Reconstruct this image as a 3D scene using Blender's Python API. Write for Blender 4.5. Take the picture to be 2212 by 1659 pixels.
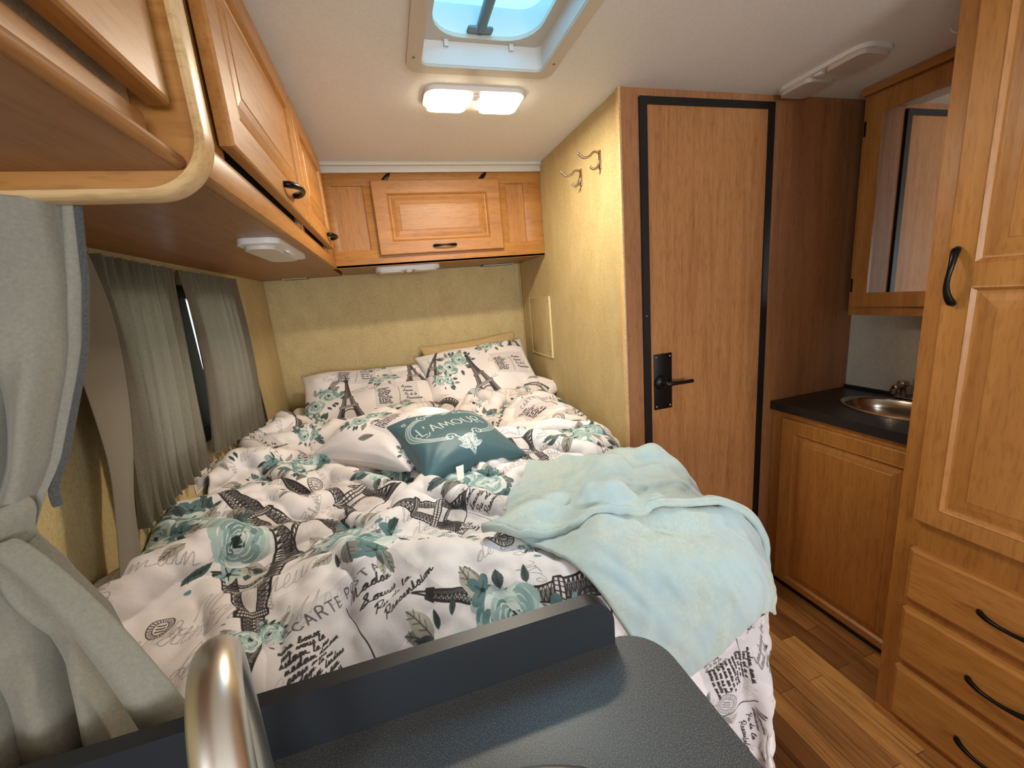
import bpy, bmesh, math, random
import numpy as np
from mathutils import Vector, Matrix

for o in list(bpy.data.objects):
    bpy.data.objects.remove(o)
SC = bpy.context.scene
COL = SC.collection

# ---------------------------------------------------------------- camera
CAMZ = 1.362
Rm = [[0.95465609, -0.2844039, -0.08801235],
      [-0.14309818, -0.17911626, -0.97336544],
      [0.26106449, 0.94182365, -0.2116921]]
cam_data = bpy.data.cameras.new('camera')
cam_data.sensor_width = 36
cam_data.lens = 884.26 * 36 / 2212
cam_data.clip_start = 0.01
cam = bpy.data.objects.new('camera', cam_data)
COL.objects.link(cam)
cx, cu, cb = Vector(Rm[0]), -Vector(Rm[1]), -Vector(Rm[2])
M = Matrix((( cx.x, cu.x, cb.x, 0), (cx.y, cu.y, cb.y, 0), (cx.z, cu.z, cb.z, CAMZ), (0, 0, 0, 1)))
cam.matrix_world = M
SC.camera = cam

# ---------------------------------------------------------------- world, exposure
w = bpy.data.worlds.new('sky'); SC.world = w; w.use_nodes = True
nt = w.node_tree
bgn = nt.nodes['Background']
bgn.inputs[0].default_value = (0.42, 0.74, 0.95, 1)
bgn.inputs[1].default_value = 2.0
SC.view_settings.view_transform = 'Standard'
SC.view_settings.look = 'None'
SC.view_settings.gamma = 1
SC.view_settings.use_curve_mapping = False
SC.view_settings.exposure = 0.0
try:
    SC.cycles.use_denoising = True
    SC.cycles.max_bounces = 10
    SC.cycles.diffuse_bounces = 6
    SC.cycles.sample_clamp_indirect = 6
except Exception:
    pass

def area(name, loc, target, sx, sy, power, color):
    L = bpy.data.lights.new(name, 'AREA')
    L.shape = 'RECTANGLE'; L.size = sx; L.size_y = sy; L.energy = power; L.color = color
    o = bpy.data.objects.new(name, L); COL.objects.link(o)
    o.location = loc
    d = Vector(target) - Vector(loc)
    o.rotation_euler = d.to_track_quat('-Z', 'Y').to_euler()
    return o
# daylight falling in through the roof vent, the galley window, the entry door window and the rear window
SL = bpy.data.lights.new('soft_sun', 'SUN'); SL.energy = 10.0; SL.angle = 0.95; SL.color = (0.80, 0.91, 1.0)
so = bpy.data.objects.new('soft_sun', SL); COL.objects.link(so); so.location = (0.34, 0.95, 4)
so.rotation_euler = Vector((0.02, -0.12, -1)).to_track_quat('-Z', 'Y').to_euler()
area('galley_window_daylight', (-0.66, -0.75, 1.25), (1.0, -0.75, 1.1), 0.9, 0.42, 14, (0.86, 0.93, 1.0))
area('door_window_daylight', (1.94, -1.15, 1.25), (0.0, -0.75, 1.1), 0.5, 0.9, 13, (0.90, 0.95, 1.0))
area('rear_window_daylight', (0.45, -2.45, 1.3), (0.4, 0.5, 1.35), 1.1, 0.7, 56, (0.94, 0.95, 1.0))
area('bed_window_daylight', (-0.72, 1.48, 1.24), (1.0, 1.48, 1.24), 0.85, 0.42, 2.4, (1.0, 0.95, 0.86))

# ---------------------------------------------------------------- materials
def nmat(name):
    m = bpy.data.materials.new(name); m.use_nodes = True
    t = m.node_tree
    return m, t, t.nodes['Principled BSDF']
def lin(c):
    return tuple(((x / 12.92) if x <= 0.04045 else ((x + 0.055) / 1.055) ** 2.4) for x in c) + (1,)
def coords(t, scale, rot=(0, 0, 0)):
    tc = t.nodes.new('ShaderNodeTexCoord'); mp = t.nodes.new('ShaderNodeMapping')
    mp.inputs['Scale'].default_value = scale; mp.inputs['Rotation'].default_value = rot
    t.links.new(tc.outputs['Object'], mp.inputs['Vector'])
    return mp.outputs['Vector']
def noise(t, vec, scale, detail=4, rough=0.55, dist=0.0):
    n = t.nodes.new('ShaderNodeTexNoise')
    n.inputs['Scale'].default_value = scale; n.inputs['Detail'].default_value = detail
    n.inputs['Roughness'].default_value = rough; n.inputs['Distortion'].default_value = dist
    t.links.new(vec, n.inputs['Vector'])
    return n.outputs['Fac']
def ramp(t, fac, stops):
    r = t.nodes.new('ShaderNodeValToRGB')
    e = r.color_ramp.elements
    e[0].position, e[0].color = stops[0][0], lin(stops[0][1])
    e[1].position, e[1].color = stops[-1][0], lin(stops[-1][1])
    for p, c in stops[1:-1]:
        x = e.new(p); x.color = lin(c)
    t.links.new(fac, r.inputs['Fac'])
    return r.outputs['Color']
def mixc(t, a, b, fac, mode='MIX'):
    m = t.nodes.new('ShaderNodeMix'); m.data_type = 'RGBA'; m.blend_type = mode
    if isinstance(fac, float): m.inputs[0].default_value = fac
    else: t.links.new(fac, m.inputs[0])
    for i, v in ((6, a), (7, b)):
        if isinstance(v, tuple): m.inputs[i].default_value = v
        else: t.links.new(v, m.inputs[i])
    return m.outputs[2]
def bump(t, p, h, strength, dist=0.001):
    b = t.nodes.new('ShaderNodeBump'); b.inputs['Strength'].default_value = strength
    b.inputs['Distance'].default_value = dist
    t.links.new(h, b.inputs['Height']); t.links.new(b.outputs['Normal'], p.inputs['Normal'])

def plain(name, c, rough=0.5, metal=0.0, emit=None, spec=0.5, bumpn=None, varn=0.0):
    m, t, p = nmat(name)
    p.inputs['Roughness'].default_value = rough; p.inputs['Metallic'].default_value = metal
    p.inputs['Specular IOR Level'].default_value = spec
    v = coords(t, (1, 1, 1))
    n = noise(t, v, 60 if bumpn is None else bumpn[0], 3)
    a = tuple(max(0, x * (1 - varn)) for x in c); b = tuple(min(1, x * (1 + varn)) for x in c)
    t.links.new(ramp(t, n, [(0.3, a), (0.7, b)]), p.inputs['Base Color'])
    if bumpn: bump(t, p, n, bumpn[1], bumpn[2])
    if emit:
        p.inputs['Emission Color'].default_value = lin(emit[0]); p.inputs['Emission Strength'].default_value = emit[1]
    return m
def wood(name, c1, c2, c3, axis='Z', sc=1.0, rough=0.42, fig=0.25):
    m, t, p = nmat(name); fig = fig * .8
    s = {'X': (1.6, 26, 26), 'Y': (26, 1.6, 26), 'Z': (26, 26, 1.6)}[axis]
    v = coords(t, tuple(x * sc for x in s))
    n1 = noise(t, v, 1.0, 6, 0.6, 0.6)
    s2 = {'X': (60, 420, 420), 'Y': (420, 60, 420), 'Z': (420, 420, 60)}[axis]
    n2 = noise(t, coords(t, tuple(x * 0.35 for x in s2)), 1.0, 3, 0.6)
    s3 = {'X': (1.2, 4, 4), 'Y': (4, 1.2, 4), 'Z': (4, 4, 1.2)}[axis]
    n3 = noise(t, coords(t, s3), 1.0, 3, 0.6, 1.2)
    col = ramp(t, n1, [(0.28, c1), (0.5, c2), (0.74, c3)])
    blot = ramp(t, n3, [(0.3, (0.86, 0.83, 0.80)), (0.7, (1, 1, 1))])
    col = mixc(t, col, blot, fig * 2, 'MULTIPLY')
    pore = ramp(t, n2, [(0.36, (0.80, 0.76, 0.72)), (0.5, (1, 1, 1))])
    col = mixc(t, col, pore, 0.45, 'MULTIPLY')
    t.links.new(col, p.inputs['Base Color'])
    p.inputs['Roughness'].default_value = rough
    bump(t, p, n2, 0.05, 0.0005)
    return m
MAPLE = lambda ax, nm: wood(nm, (0.63, 0.415, 0.185), (0.675, 0.46, 0.215), (0.715, 0.505, 0.255), ax)
M_mapleX = MAPLE('X', 'maple_grain_x'); M_mapleY = MAPLE('Y', 'maple_grain_y'); M_mapleZ = MAPLE('Z', 'maple_grain_z')
DOORW = wood('laminate_door_wood', (0.60, 0.39, 0.22), (0.67, 0.46, 0.27), (0.71, 0.50, 0.31), 'Z', 1.6, 0.45, 0.12)
PANELW = wood('laminate_panel_wood', (0.55, 0.36, 0.21), (0.62, 0.42, 0.26), (0.66, 0.46, 0.29), 'Z', 1.4, 0.5, 0.12)
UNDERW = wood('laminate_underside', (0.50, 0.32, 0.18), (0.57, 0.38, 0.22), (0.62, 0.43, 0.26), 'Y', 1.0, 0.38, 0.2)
EDGEW = wood('pale_edge_moulding', (0.78, 0.63, 0.43), (0.82, 0.68, 0.48), (0.85, 0.72, 0.52), 'X', 0.5, 0.35, 0.05)

def wallpaper(name, dark, mid, light, rough=0.7):
    m, t, p = nmat(name)
    v = coords(t, (1, 1, 0.55))
    n1 = noise(t, v, 260, 4, 0.65, 0.4)
    n2 = noise(t, coords(t, (1, 1, 0.5)), 14, 5, 0.6, 0.5)
    a = ramp(t, n1, [(0.30, dark), (0.48, mid), (0.72, light)])
    b = ramp(t, n2, [(0.3, (0.93, 0.92, 0.89)), (0.7, (1, 1, 1))])
    t.links.new(mixc(t, a, b, 1.0, 'MULTIPLY'), p.inputs['Base Color'])
    p.inputs['Roughness'].default_value = rough
    bump(t, p, n1, 0.12, 0.0006)
    return m
WALLP = wallpaper('mottled_tan_wall', (0.69, 0.60, 0.41), (0.755, 0.675, 0.48), (0.80, 0.735, 0.55))
def ceil_mat():
    m, t, p = nmat('fibrous_ceiling')
    n1 = noise(t, coords(t, (1, 1, 1)), 120, 4, 0.6, 0.5)
    n2 = noise(t, coords(t, (2.2, 14, 1), (0, 0, 0.5)), 2.6, 4, 0.7, 2.0)
    a = ramp(t, n1, [(0.3, (0.87, 0.865, 0.84)), (0.7, (0.90, 0.90, 0.88))])
    b = ramp(t, n2, [(0.70, (0, 0, 0)), (0.78, (0.2, 0.18, 0.16))])
    t.links.new(mixc(t, a, b, 0.5, 'ADD'), p.inputs['Base Color'])
    p.inputs['Roughness'].default_value = 0.6
    bump(t, p, n1, 0.1, 0.0006)
    return m
CEIL = ceil_mat()
def floor_mat():
    m, t, p = nmat('laminate_strip_floor')
    v = coords(t, (1, 1, 1), (0, 0, math.pi / 2))
    br = t.nodes.new('ShaderNodeTexBrick')
    br.offset = 0.37; br.squash = 1.0
    br.inputs['Scale'].default_value = 1.0
    br.inputs['Brick Width'].default_value = 0.42
    br.inputs['Row Height'].default_value = 0.062
    br.inputs['Mortar Size'].default_value = 0.0009
    br.inputs['Mortar Smooth'].default_value = 0.3
    br.inputs['Bias'].default_value = 0.0
    br.inputs['Color1'].default_value = lin((0.44, 0.26, 0.13))
    br.inputs['Color2'].default_value = lin((0.78, 0.56, 0.31))
    br.inputs['Mortar'].default_value = lin((0.28, 0.17, 0.10))
    t.links.new(v, br.inputs['Vector'])
    n1 = noise(t, coords(t, (30, 2.0, 1)), 1.0, 6, 0.65, 1.0)
    n2 = noise(t, coords(t, (160, 8, 1)), 1.0, 4, 0.6)
    g = ramp(t, n1, [(0.30, (0.62, 0.56, 0.50)), (0.52, (0.95, 0.94, 0.92)), (0.75, (1, 1, 1))])
    g2 = ramp(t, n2, [(0.3, (0.80, 0.78, 0.76)), (0.6, (1, 1, 1))])
    c = mixc(t, br.outputs['Color'], g, 0.85, 'MULTIPLY'); c = mixc(t, c, g2, 0.8, 'MULTIPLY')
    t.links.new(c, p.inputs['Base Color'])
    p.inputs['Roughness'].default_value = 0.38
    return m
FLOOR = floor_mat()
def speckle(name, base, spec, rough):
    m, t, p = nmat(name)
    n1 = noise(t, coords(t, (1, 1, 1)), 750, 2, 0.6)
    n2 = noise(t, coords(t, (1, 1, 1)), 350, 3, 0.6)
    a = ramp(t, n1, [(0.50, base), (0.60, spec)])
    t.links.new(a, p.inputs['Base Color'])
    p.inputs['Roughness'].default_value = rough
    bump(t, p, n1, 0.12, 0.0004)
    return m
COUNTER = speckle('black_speckled_laminate', (0.235, 0.24, 0.245), (0.40, 0.40, 0.395), 0.42)
LIPM = plain('black_smooth_laminate', (0.115, 0.125, 0.14), 0.42, bumpn=(300, 0.06, 0.0004))
COUNTER2 = plain('matte_black_laminate', (0.13, 0.135, 0.14), 0.33, bumpn=(300, 0.05, 0.0004))
BLACKF = plain('black_door_frame', (0.06, 0.06, 0.062), 0.4)
BRONZE = plain('dark_bronze', (0.10, 0.085, 0.075), 0.28, 0.7)
BLACKMET = plain('black_satin_metal', (0.07, 0.075, 0.075), 0.35, 0.3)
CHROME = plain('brushed_nickel', (0.86, 0.84, 0.80), 0.33, 1.0)
STEEL = plain('stainless_steel', (0.70, 0.67, 0.62), 0.20, 1.0)
HOOKM = plain('satin_nickel_hook', (0.62, 0.56, 0.46), 0.3, 0.9)
SCREWM = plain('screw_steel', (0.55, 0.55, 0.53), 0.35, 0.9)
WHITEP = plain('white_plastic', (0.85, 0.84, 0.82), 0.35)
LENSP = plain('ribbed_lens_plastic', (0.78, 0.74, 0.69), 0.3, bumpn=(500, 0.4, 0.001))
CREAMP = plain('cream_plastic', (0.78, 0.75, 0.69), 0.4)
TRIMW = plain('white_vinyl_trim', (0.80, 0.78, 0.73), 0.45)
TRIMT = plain('tan_vinyl_trim', (0.72, 0.62, 0.42), 0.45)
DARKV = plain('dark_void', (0.05, 0.04, 0.035), 0.8)
GREYB = plain('grey_operator_bar', (0.46, 0.55, 0.58), 0.4, 0.2)
LAMPON = plain('lit_lamp_lens', (1, 0.97, 0.9), 0.4, emit=((1.0, 0.93, 0.80), 14))
def mirror_mat():
    m, t, p = nmat('mirror_glass')
    p.inputs['Metallic'].default_value = 1; p.inputs['Roughness'].default_value = 0.02
    p.inputs['Base Color'].default_value = (0.86, 0.88, 0.87, 1)
    return m
MIRROR = mirror_mat()
def fabric(name, c, var=0.06, scale=220, rough=0.9, transl=0.0, sheen=0.2, blot=None):
    m, t, p = nmat(name)
    v = coords(t, (1, 1, 1))
    n = noise(t, v, scale, 4, 0.7)
    col = ramp(t, n, [(0.3, tuple(x * (1 - var) for x in c)), (0.7, tuple(min(1, x * (1 + var)) for x in c))])
    if blot:
        n2 = noise(t, v, blot[0], 4, 0.6, 0.6)
        col = mixc(t, col, lin(blot[1]), ramp(t, n2, [(0.42, (0, 0, 0)), (0.66, (1, 1, 1))]))
    t.links.new(col, p.inputs['Base Color'])
    p.inputs['Roughness'].default_value = rough
    p.inputs['Sheen Weight'].default_value = sheen
    bump(t, p, n, 0.25, 0.0008)
    if transl > 0:
        tr = t.nodes.new('ShaderNodeBsdfTranslucent'); t.links.new(col, tr.inputs['Color'])
        mx = t.nodes.new('ShaderNodeMixShader'); mx.inputs[0].default_value = transl
        out = t.nodes['Material Output']
        t.links.new(p.outputs[0], mx.inputs[1]); t.links.new(tr.outputs[0], mx.inputs[2])
        t.links.new(mx.outputs[0], out.inputs['Surface'])
    return m
CURT = fabric('grey_curtain_twill', (0.50, 0.485, 0.43), 0.06, 260)
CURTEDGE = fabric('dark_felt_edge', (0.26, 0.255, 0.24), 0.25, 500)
WCURT = fabric('taupe_window_curtain', (0.42, 0.385, 0.315), 0.16, 420, transl=0.30)
WLIN = fabric('taupe_blackout_lining', (0.42, 0.385, 0.31), 0.05, 300)
BLANK = fabric('mint_plush', (0.69, 0.735, 0.695), 0.05, 150, 0.95, sheen=0.5, blot=(7, (0.645, 0.73, 0.745)))
TEAL = None
TAGM = plain('white_satin_tag', (0.88, 0.86, 0.84), 0.5)

# ---------------------------------------------------------------- mesh helpers
def tag(o, label=None, cat=None, group=None, kind=None):
    if label: o['label'] = label
    if cat: o['category'] = cat
    if group: o['group'] = group
    if kind: o['kind'] = kind
    return o
def thing(name, label, cat, loc=(0, 0, 0), group=None):
    o = bpy.data.objects.new(name, None); COL.objects.link(o)
    o.location = loc; o.empty_display_size = 0.05
    return tag(o, label, cat, group)
def mesh_obj(name, verts, faces, mat, parent=None, smooth=False, uvs=None, mats=None, fmat=None):
    me = bpy.data.meshes.new(name)
    me.from_pydata([tuple(map(float, v)) for v in verts], [], [tuple(map(int, f)) for f in faces])
    for m in (mats or [mat]): me.materials.append(m)
    if fmat is not None:
        for p, i in zip(me.polygons, fmat): p.material_index = i
    if smooth:
        me.polygons.foreach_set('use_smooth', [True] * len(me.polygons))
    if uvs is not None:
        uv = me.uv_layers.new(name='UVMap')
        li = np.empty(len(me.loops), dtype=np.int32); me.loops.foreach_get('vertex_index', li)
        uv.data.foreach_set('uv', np.asarray(uvs, dtype=np.float32)[li].ravel())
    me.update()
    o = bpy.data.objects.new(name, me); COL.objects.link(o)
    attach(o, parent)
    return o
def attach(o, parent):
    if parent is None: return
    o.parent = parent
    if parent.type == 'EMPTY' or parent.parent is None:
        o.location = -Vector(parent.location)
def from_bm(name, bm, mat, parent=None, smooth=False, angle=None):
    bmesh.ops.recalc_face_normals(bm, faces=bm.faces)
    me = bpy.data.meshes.new(name); bm.to_mesh(me); bm.free()
    me.materials.append(mat)
    if smooth:
        me.polygons.foreach_set('use_smooth', [True] * len(me.polygons))
        if angle:
            try: me.set_sharp_from_angle(angle=math.radians(angle))
            except Exception: pass
    o = bpy.data.objects.new(name, me); COL.objects.link(o); attach(o, parent)
    return o
def bm_box(bm, x0, x1, y0, y1, z0, z1, bev=0.0, seg=2):
    g = bmesh.new()
    vs = [g.verts.new(c) for c in ((x0, y0, z0), (x1, y0, z0), (x1, y1, z0), (x0, y1, z0), (x0, y0, z1), (x1, y0, z1), (x1, y1, z1), (x0, y1, z1))]
    for f in ((0, 3, 2, 1), (4, 5, 6, 7), (0, 1, 5, 4), (1, 2, 6, 5), (2, 3, 7, 6), (3, 0, 4, 7)):
        g.faces.new([vs[i] for i in f])
    if bev > 0:
        bmesh.ops.bevel(g, geom=g.edges[:], offset=bev, segments=seg, profile=0.5, affect='EDGES')
    me = bpy.data.meshes.new('t'); g.to_mesh(me); g.free(); bm.from_mesh(me); bpy.data.meshes.remove(me)
def box(name, x0, x1, y0, y1, z0, z1, mat, parent=None, bev=0.0, seg=2, smooth=False):
    bm = bmesh.new(); bm_box(bm, x0, x1, y0, y1, z0, z1, bev, seg)
    return from_bm(name, bm, mat, parent, smooth or bev > 0, 40)
def boxes(name, lst, mat, parent=None, bev=0.0):
    bm = bmesh.new()
    for b in lst: bm_box(bm, *b, bev=bev)
    return from_bm(name, bm, mat, parent, bev > 0, 40)
def prism(name, outline, axis, a0, a1, mat, parent=None, holes=None, bev=0.0):
    """extrude a 2-D outline along axis; outline coords are the two other axes in order"""
    def P3(p, a):
        if axis == 0: return (a, p[0], p[1])
        if axis == 1: return (p[0], a, p[1])
        return (p[0], p[1], a)
    bm = bmesh.new()
    if not holes:
        v0 = [bm.verts.new(P3(p, a0)) for p in outline]; v1 = [bm.verts.new(P3(p, a1)) for p in outline]
        n = len(outline)
        bm.faces.new(v0); bm.faces.new(v1[::-1])
        for i in range(n): bm.faces.new((v0[i], v0[(i + 1) % n], v1[(i + 1) % n], v1[i]))
    else:
        h = holes  # same number of points as the outline
        n = len(outline)
        A = [[bm.verts.new(P3(p, a)) for p in ring] for ring in (outline, h) for a in (a0, a1)]
        o0, o1, h0, h1 = A
        for i in range(n):
            j = (i + 1) % n
            for q in ((o0[i], o0[j], o1[j], o1[i]), (h0[i], h1[i], h1[j], h0[j]), (o0[i], h0[i], h0[j], o0[j]), (o1[i], o1[j], h1[j], h1[i])):
                bm.faces.new(q)
    if bev > 0:
        bmesh.ops.bevel(bm, geom=[e for e in bm.edges if e.is_manifold and e.calc_face_angle(0) > 0.7], offset=bev, segments=2, profile=0.5, affect='EDGES')
    return from_bm(name, bm, mat, parent, True, 35)
def rrect(x0, x1, y0, y1, r, n=6):
    pts = []
    for cxx, cyy, a in ((x1 - r, y1 - r, 0), (x0 + r, y1 - r, 90), (x0 + r, y0 + r, 180), (x1 - r, y0 + r, 270)):
        for k in range(n + 1):
            t = math.radians(a + 90 * k / n); pts.append((cxx + r * math.cos(t), cyy + r * math.sin(t)))
    return pts
def catmull(pts, n=8):
    P = [np.array(p, float) for p in pts]; P = [2 * P[0] - P[1]] + P + [2 * P[-1] - P[-2]]
    out = []
    for i in range(1, len(P) - 2):
        for k in range(n):
            t = k / n
            out.append(0.5 * (2 * P[i] + (P[i + 1] - P[i - 1]) * t + (2 * P[i - 1] - 5 * P[i] + 4 * P[i + 1] - P[i + 2]) * t * t + (3 * P[i] - P[i - 1] - 3 * P[i + 1] + P[i + 2]) * t ** 3))
    out.append(P[-2])
    return out
def tube_geo(path, radii, seg=12, caps=True, flat=None):
    path = [Vector(p) for p in path]; n = len(path)
    if not hasattr(radii, '__len__'): radii = [radii] * n
    verts, faces = [], []
    T0 = (path[1] - path[0]).normalized()
    up = Vector((0, 0, 1)) if abs(T0.z) < 0.9 else Vector((1, 0, 0))
    X = T0.cross(up).normalized(); Tp = T0
    for i in range(n):
        T = (path[min(i + 1, n - 1)] - path[max(i - 1, 0)]).normalized()
        q = Tp.rotation_difference(T); X = (q @ X); X = (X - T * X.dot(T)).normalized(); Tp = T
        Y = T.cross(X)
        for k in range(seg):
            a = 2 * math.pi * k / seg
            verts.append(path[i] + X * math.cos(a) * radii[i] + Y * math.sin(a) * radii[i])
    for i in range(n - 1):
        for k in range(seg):
            k2 = (k + 1) % seg
            faces.append((i * seg + k, i * seg + k2, (i + 1) * seg + k2, (i + 1) * seg + k))
    if caps:
        faces.append(tuple(range(seg))[::-1]); faces.append(tuple((n - 1) * seg + k for k in range(seg)))
    return verts, faces
def tube(name, path, radii, mat, parent=None, seg=12):
    v, f = tube_geo(path, radii, seg)
    o = mesh_obj(name, v, f, mat, parent, True)
    return o
def tubes(name, lst, mat, parent=None, seg=10):
    V, F = [], []
    for path, r in lst:
        v, f = tube_geo(path, r, seg); b = len(V); V += v; F += [tuple(i + b for i in q) for q in f]
    return mesh_obj(name, V, F, mat, parent, True)
def lathe(name, prof, mat, parent=None, origin=(0, 0, 0), axis=(0, 0, 1), seg=28, sx=1.0, sy=1.0, cap=True):
    """profile [(r, h)] turned about axis"""
    A = Vector(axis).normalized()
    X = A.orthogonal().normalized() if abs(A.z) < 0.99 else Vector((1, 0, 0))
    Y = A.cross(X)
    V, F = [], []; O = Vector(origin)
    for r, h in prof:
        for k in range(seg):
            a = 2 * math.pi * k / seg
            V.append(O + A * h + X * r * sx * math.cos(a) + Y * r * sy * math.sin(a))
    for i in range(len(prof) - 1):
        for k in range(seg):
            k2 = (k + 1) % seg
            F.append((i * seg + k, i * seg + k2, (i + 1) * seg + k2, (i + 1) * seg + k))
    if cap:
        F.append(tuple(range(seg))[::-1]); F.append(tuple((len(prof) - 1) * seg + k for k in range(seg)))
    bm = bmesh.new(); vs = [bm.verts.new(v) for v in V]
    for f in F:
        try: bm.faces.new([vs[i] for i in f])
        except Exception: pass
    return from_bm(name, bm, mat, parent, True, 40)

def panel_door(name, parent, O, U, V, N, W, H, t, panels, mat, bev=0.004, mould=0.03, label=None):
    """framed raised-panel door: O lower corner on the back plane, U across, V up, N outwards"""
    O, U, V, N = Vector(O), Vector(U), Vector(V), Vector(N)
    verts, faces = [], []
    def add(u, v, n): verts.append(O + U * u + V * v + N * n); return len(verts) - 1
    def ring(u0, u1, v0, v1, n): return [add(u0, v0, n), add(u1, v0, n), add(u1, v1, n), add(u0, v1, n)]
    def join(a, b):
        for i in range(4): faces.append((a[i], a[(i + 1) % 4], b[(i + 1) % 4], b[i]))
    r0 = ring(0, W, 0, H, 0); r1 = ring(0, W, 0, H, t - bev); r2 = ring(bev * .3, W - bev * .3, bev * .3, H - bev * .3, t - bev * .35)
    r3 = ring(bev, W - bev, bev, H - bev, t)
    faces.append(tuple(r0[::-1])); join(r0, r1); join(r1, r2); join(r2, r3)
    # front face split in cells around panels (stacked along V)
    panels = sorted(panels, key=lambda p: p[2])
    pv = bev
    for (u0, u1, v0, v1) in panels:
        for q in ((bev, W - bev, pv, v0), (bev, u0, v0, v1), (u1, W - bev, v0, v1)):
            faces.append(tuple(ring(*q, t)))
        pv = v1
        prev = ring(u0, u1, v0, v1, t)
        for ins, d in ((0.003, 0.0012), (0.006, -0.002), (0.010, -0.0075), (0.014, -0.0085), (0.018, -0.0080), (0.018 + mould * .5, -0.0045), (0.018 + mould, -0.0025), (0.0195 + mould, -0.0012)):
            r = ring(u0 + ins, u1 - ins, v0 + ins, v1 - ins, t + d); join(prev, r); prev = r
        faces.append(tuple(prev))
    faces.append(tuple(ring(bev, W - bev, pv, H - bev, t)))
    o = mesh_obj(name, verts, faces, mat, parent, False)
    if label: o['label'] = label
    return o
def bow_handle(name, parent, C, along, out, mat, L=0.105, standoff=0.026, rmid=0.0042, rend=0.0078, side=None, sway=0.0):
    C, A, N = Vector(C), Vector(along).normalized(), Vector(out).normalized()
    S = Vector(side).normalized() if side else A.cross(N)
    path, rad = [], []
    n = 26
    for i in range(n + 1):
        s = i / n
        x = (s - 0.5) * L
        h = standoff * (math.sin(math.pi * s) ** 0.55) + 0.001
        path.append(C + A * x + N * h + S * sway * math.sin(2 * math.pi * s))
        e = abs(2 * s - 1)
        rad.append(rmid + (rend - rmid) * e ** 1.6 if e < 0.97 else rend * 0.75)
    return tube(name, path, rad, mat, parent, 12)
def screws(parent, pts, N, mat, r=0.004, name='screw'):
    out = []
    for p in pts:
        out.append(lathe(name, [(r, -0.001), (r, 0.001), (r * .6, 0.0022), (0.0002, 0.0025)], mat, parent, p, N, 12))
    return out

# ================================================================ the setting
S_ = 'structure'
def struct(o): o['kind'] = S_; return o
HX0, HX1, HY0, HY1 = 0.172, 0.512, 0.66, 1.236          # roof vent opening
struct(boxes('ceiling', [(-0.66, HX0, -2.65, 2.54, 1.98, 2.03), (HX1, 1.96, -2.65, 2.54, 1.98, 2.03),
                  (HX0, HX1, -2.65, HY0, 1.98, 2.03), (HX0, HX1, HY1, 2.54, 1.98, 2.03)], CEIL))
struct(box('floor', -0.66, 1.96, -2.65, 2.54, -0.05, 0.0, FLOOR))
WY0, WY1, WZ0, WZ1 = 1.12, 1.90, 1.02, 1.46              # bed window
GY0, GY1, GZ0, GZ1 = -1.2, -0.3, 1.02, 1.46              # galley window
struct(boxes('wall_left', [(-0.64, -0.61, -2.6, GY0, 0, 1.98), (-0.64, -0.61, GY1, WY0, 0, 1.98), (-0.64, -0.61, WY1, 2.54, 0, 1.98),
                    (-0.64, -0.61, WY0, WY1, 0, WZ0), (-0.64, -0.61, WY0, WY1, WZ1, 1.98),
                    (-0.64, -0.61, GY0, GY1, 0, GZ0), (-0.64, -0.61, GY0, GY1, GZ1, 1.98)], WALLP))
struct(box('wall_back', -0.61, 0.805, 2.49, 2.54, 0, 1.98, WALLP))
struct(box('wall_bathroom_side', 0.805, 0.83, 1.318, 2.49, 0, 1.98, WALLP))
# bathroom front wall, wood panel around the door
struct(boxes('wall_bathroom_front', [(0.805, 0.872, 1.305, 1.33, 0, 1.98), (1.431, 1.93, 1.305, 1.33, 0, 1.98), (0.872, 1.431, 1.305, 1.33, 1.95, 1.98)], PANELW))
struct(box('trim_1', 0.797, 0.806, 1.300, 1.322, 0, 1.98, EDGEW, bev=0.003))
struct(boxes('wall_right', [(1.909, 1.96, -0.7, 1.33, 0, 1.98), (1.909, 1.96, -2.6, -1.6, 0, 1.98), (1.909, 1.96, -1.6, -0.7, 0, 0.8), (1.909, 1.96, -1.6, -0.7, 1.7, 1.98)],
              wallpaper('mottled_grey_wall', (0.72, 0.71, 0.66), (0.79, 0.78, 0.73), (0.84, 0.83, 0.79))))
struct(boxes('wall_rear', [(-0.61, -0.2, -2.65, -2.6, 0, 1.98), (1.4, 1.96, -2.65, -2.6, 0, 1.98), (-0.2, 1.4, -2.65, -2.6, 0, 0.95), (-0.2, 1.4, -2.65, -2.6, 1.65, 1.98)], WALLP))
# corner beads and crown strip
struct(box('trim_2', -0.610, -0.603, 2.483, 2.49, 0.7, 1.545, TRIMT, bev=0.002))
struct(box('trim_3', 0.797, 0.805, 2.481, 2.49, 0.7, 1.565, TRIMT, bev=0.002))
struct(boxes('trim_4', [(-0.197, 0.805, 2.036, 2.049, 1.940, 1.980), (-0.197, 0.805, 2.018, 2.040, 1.966, 1.980)], TRIMW, bev=0.002))
struct(box('trim_5', 0.8035, 0.8055, 1.84, 1.846, 1.90, 1.98, TRIMT))

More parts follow.
